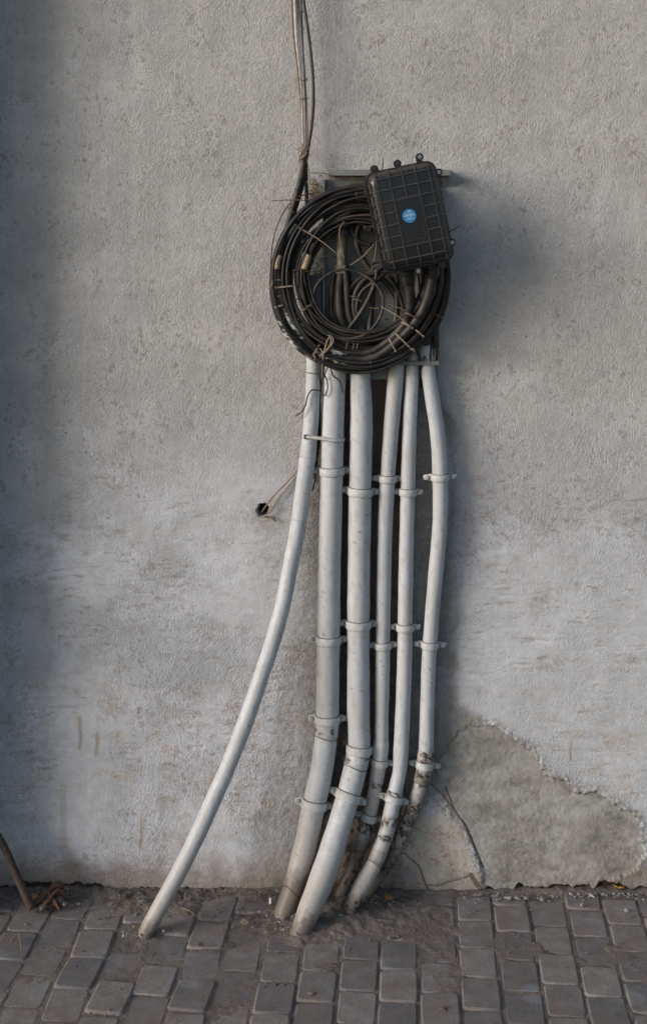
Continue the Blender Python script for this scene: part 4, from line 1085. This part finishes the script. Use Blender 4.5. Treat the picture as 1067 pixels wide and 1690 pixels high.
# ================================================================ GROUND DEBRIS
def leaf(px, py, size, label, mat, rz, cat="leaf", curl=.3):
    c0 = G(px, py, .008); bm = bmesh.new(); n = 7
    top = []; mid = []; bot = []
    for i in range(n):
        t_ = i / (n - 1); w = math.sin(math.pi * t_) ** .7 * .42 * (1 + .25 * math.sin(i * 2.6)); zz = curl * size * (t_ - .5) ** 2
        x_ = (t_ - .5) * size
        top.append(bm.verts.new((x_, w * size, zz + w * size * .5))); mid.append(bm.verts.new((x_, 0, zz))); bot.append(bm.verts.new((x_, -w * size, zz + w * size * .35)))
    for A_, B_ in ((top, mid), (mid, bot)):
        for i in range(n - 1): bm.faces.new((A_[i], B_[i], B_[i + 1], A_[i + 1]))
    bmesh.ops.remove_doubles(bm, verts=bm.verts, dist=1e-6)
    bmesh.ops.solidify(bm, geom=bm.faces[:], thickness=.0004)
    me = bpy.data.meshes.new("fallen_leaf"); bm.to_mesh(me); bm.free(); me.materials.append(mat)
    for p in me.polygons: p.use_smooth = True
    o = bpy.data.objects.new("fallen_leaf", me); COL.objects.link(o); o.location = c0; o.rotation_euler = (.25, .1, rz)
    tag(o, label, cat, "fallen leaves on the pavement"); return o
leaf(641, 1488, .024, "yellow brown leaf on the dirt right of the pipe feet", M_leaf, .9)
leaf(1020, 1472, .032, "bright yellow leaf lying against the wall at the right edge", M_leaf, 2.3, curl=.8)
leaf(404, 1529, .020, "pale dry leaf on the dirt between pavers, left of the thick pipes", M_leafp, .2)
leaf(331, 1566, .013, "small reddish brown leaf in a joint below the leaning pipe", M_rust, .1)
leaf(644, 1500, .014, "grey dry leaf just in front of the yellow brown one", M_leafp, 1.2)
# white scrap
bm = bmesh.new(); add_box(bm, G(446, 1496, .012), (.005, .005, .013), bevel=.001)
o = bm_obj("litter_scrap", bm, M_litter); tag(o, "tiny white scrap standing in the dirt by the thick pipe", "litter")
# grit
rr = random.Random(44); bm = bmesh.new()
for i in range(650):
    t_ = rr.random()
    if t_ < .45: x_, z_ = rr.gauss(-.06, .15), abs(rr.gauss(0, .11)) + .01
    elif t_ < .7: x_, z_ = rr.gauss(-.55, .18), abs(rr.gauss(0, .07)) + .01
    else: x_, z_ = rr.uniform(-.8, .8), abs(rr.gauss(0, .05)) + .004 if rr.random() < .7 else rr.uniform(0, .5)
    s_ = rr.uniform(.0012, .0035) * (1.9 if rr.random() < .05 else 1)
    r_ = bmesh.ops.create_icosphere(bm, subdivisions=1, radius=s_)
    M_ = Matrix.Translation((x_, -z_, .001 + s_ * .3 + .006 * (z_ < .08))) @ Matrix.Rotation(rr.uniform(0, 3), 4, 'Z') @ Matrix.Diagonal((rr.uniform(.8, 1.6), rr.uniform(.6, 1.1), rr.uniform(.4, .8), 1))
    bmesh.ops.transform(bm, matrix=M_, verts=r_['verts'])
    for v in r_['verts']: v.co += Vector((rr.uniform(-1, 1), rr.uniform(-1, 1), rr.uniform(-1, 1))) * s_ * .2
o = bm_obj("grit", bm, M_stone); tag(o, "loose grit and crumbs of plaster along the foot of the wall", "grit", kind='stuff')
bm = bmesh.new()
for i in range(260):
    if i < 150: x_, z_ = rr.uniform(.30, .76), .016 + abs(rr.gauss(0, .018))
    else:
        fx_, fz_ = ((238, .186), (468, .103), (497, .178), (576, .112), (600, .05))[i % 5]
        x_, z_ = (fx_ - 533.5) * S * .95 + rr.gauss(0, .028), fz_ + rr.gauss(.004, .018)
    s_ = rr.uniform(.0012, .0034) * (1.8 if rr.random() < .12 else 1)
    r_ = bmesh.ops.create_icosphere(bm, subdivisions=1, radius=s_)
    bmesh.ops.transform(bm, matrix=Matrix.Translation((x_, -z_, .0015 + s_ * .4 + .006 * (i >= 150))) @ Matrix.Rotation(rr.uniform(0, 3), 4, 'Z') @ Matrix.Diagonal((rr.uniform(.8, 1.5), rr.uniform(.6, 1.1), rr.uniform(.4, .8), 1)), verts=r_['verts'])
    for v in r_['verts']: v.co += Vector((rr.uniform(-1, 1), rr.uniform(-1, 1), rr.uniform(-1, 1))) * s_ * .22
M_crumb = simple("plaster_crumb", (.24, .225, .205), .95, 0, 150, .4, .5)
o = bm_obj("plaster_crumbs", bm, M_crumb); tag(o, "pale plaster crumbs fallen below the broken patch and round the pipe feet", "rubble", kind='stuff')
# twigs on the ground
def gtwig(pts, r, label, name="ground_twig"):
    P = spline([tuple(G(a, b_, c_)) for a, b_, c_ in pts], 14); V, F = tube(P, np.linspace(r, r * .5, 14), 6)
    o = link(name, mesh_np(name, V, F), M_twig); tag(o, label, "twig", "twigs on the ground"); return o
gtwig([(551, 1503, .004), (559, 1490, .012), (567, 1478, .022)], .0020, "pale twig leaning between the feet of the pipes")
gtwig([(300, 1505, .010), (316, 1514, .012), (326, 1522, .010)], .0016, "brown forked twig on dirt right of the leaning pipe")
gtwig([(18, 1560, .006), (30, 1552, .012), (36, 1575, .008)], .0018, "crooked twig lying on pavers near the left edge")
gtwig([(632, 1483, .006), (650, 1470, .02), (662, 1472, .016), (664, 1482, .006)], .0011, "thin arched root springing from the wall foot")
# debris heap and rusty rod at the left edge
M_rod = simple('brown_steel', (.055, .036, .028), .9, 0, 150, .5, .6)
rod = shaped_tube("rusty_rod", [(-40, 1310, .06, 6), (-12, 1365, .07, 6.2), (8, 1400, .08, 6.2), (28, 1445, .09, 6.4), (44, 1480, .10, 6.6), (54, 1500, .105, 6.6)], M_rod, None, n=30, sides=12)
tag(rod, "rusty brown rod leaning down to the ground at the left edge", "rod")
hp = empty("debris_heap", G(80, 1500), "heap of brown rubble and dead roots on the ground by the rusty rod", "debris")
for i, c_ in enumerate(([(50, 1505, .012), (70, 1498, .022), (92, 1486, .034), (104, 1482, .026)], [(66, 1508, .008), (82, 1502, .024), (96, 1492, .030), (112, 1490, .008)], [(60, 1500, .006), (76, 1494, .03), (88, 1500, .02), (99, 1506, .006)])):
    P = spline([tuple(G(a, b_, k_)) for a, b_, k_ in c_], 20); R = .0075 * (1 + .3 * np.sin(np.linspace(0, 9, 20) + i)); V, F = tube(P, R * (1, .6, .5)[i], 8)
    link("dead_root", mesh_np("dead_root", V, F), M_rust, hp)
for i in range(14):
    bm = bmesh.new(); s_ = rr.uniform(.004, .010); r_ = bmesh.ops.create_icosphere(bm, subdivisions=1, radius=s_)
    for v in r_['verts']: v.co = Vector((v.co.x * 1.3, v.co.y, v.co.z * .7)) + Vector((rr.uniform(-1, 1), rr.uniform(-1, 1), rr.uniform(-1, 1))) * s_ * .25
    c0 = G(rr.gauss(85, 22), rr.gauss(1500, 7), .008 + rr.uniform(0, .01)); bmesh.ops.translate(bm, vec=c0, verts=bm.verts)
    bm_obj("rubble_piece", bm, M_stone if i % 2 else M_rust, hp)
print("TRIS", sum(len(p.vertices) - 2 for m_ in bpy.data.meshes for p in m_.polygons) if False else len(bpy.data.objects))
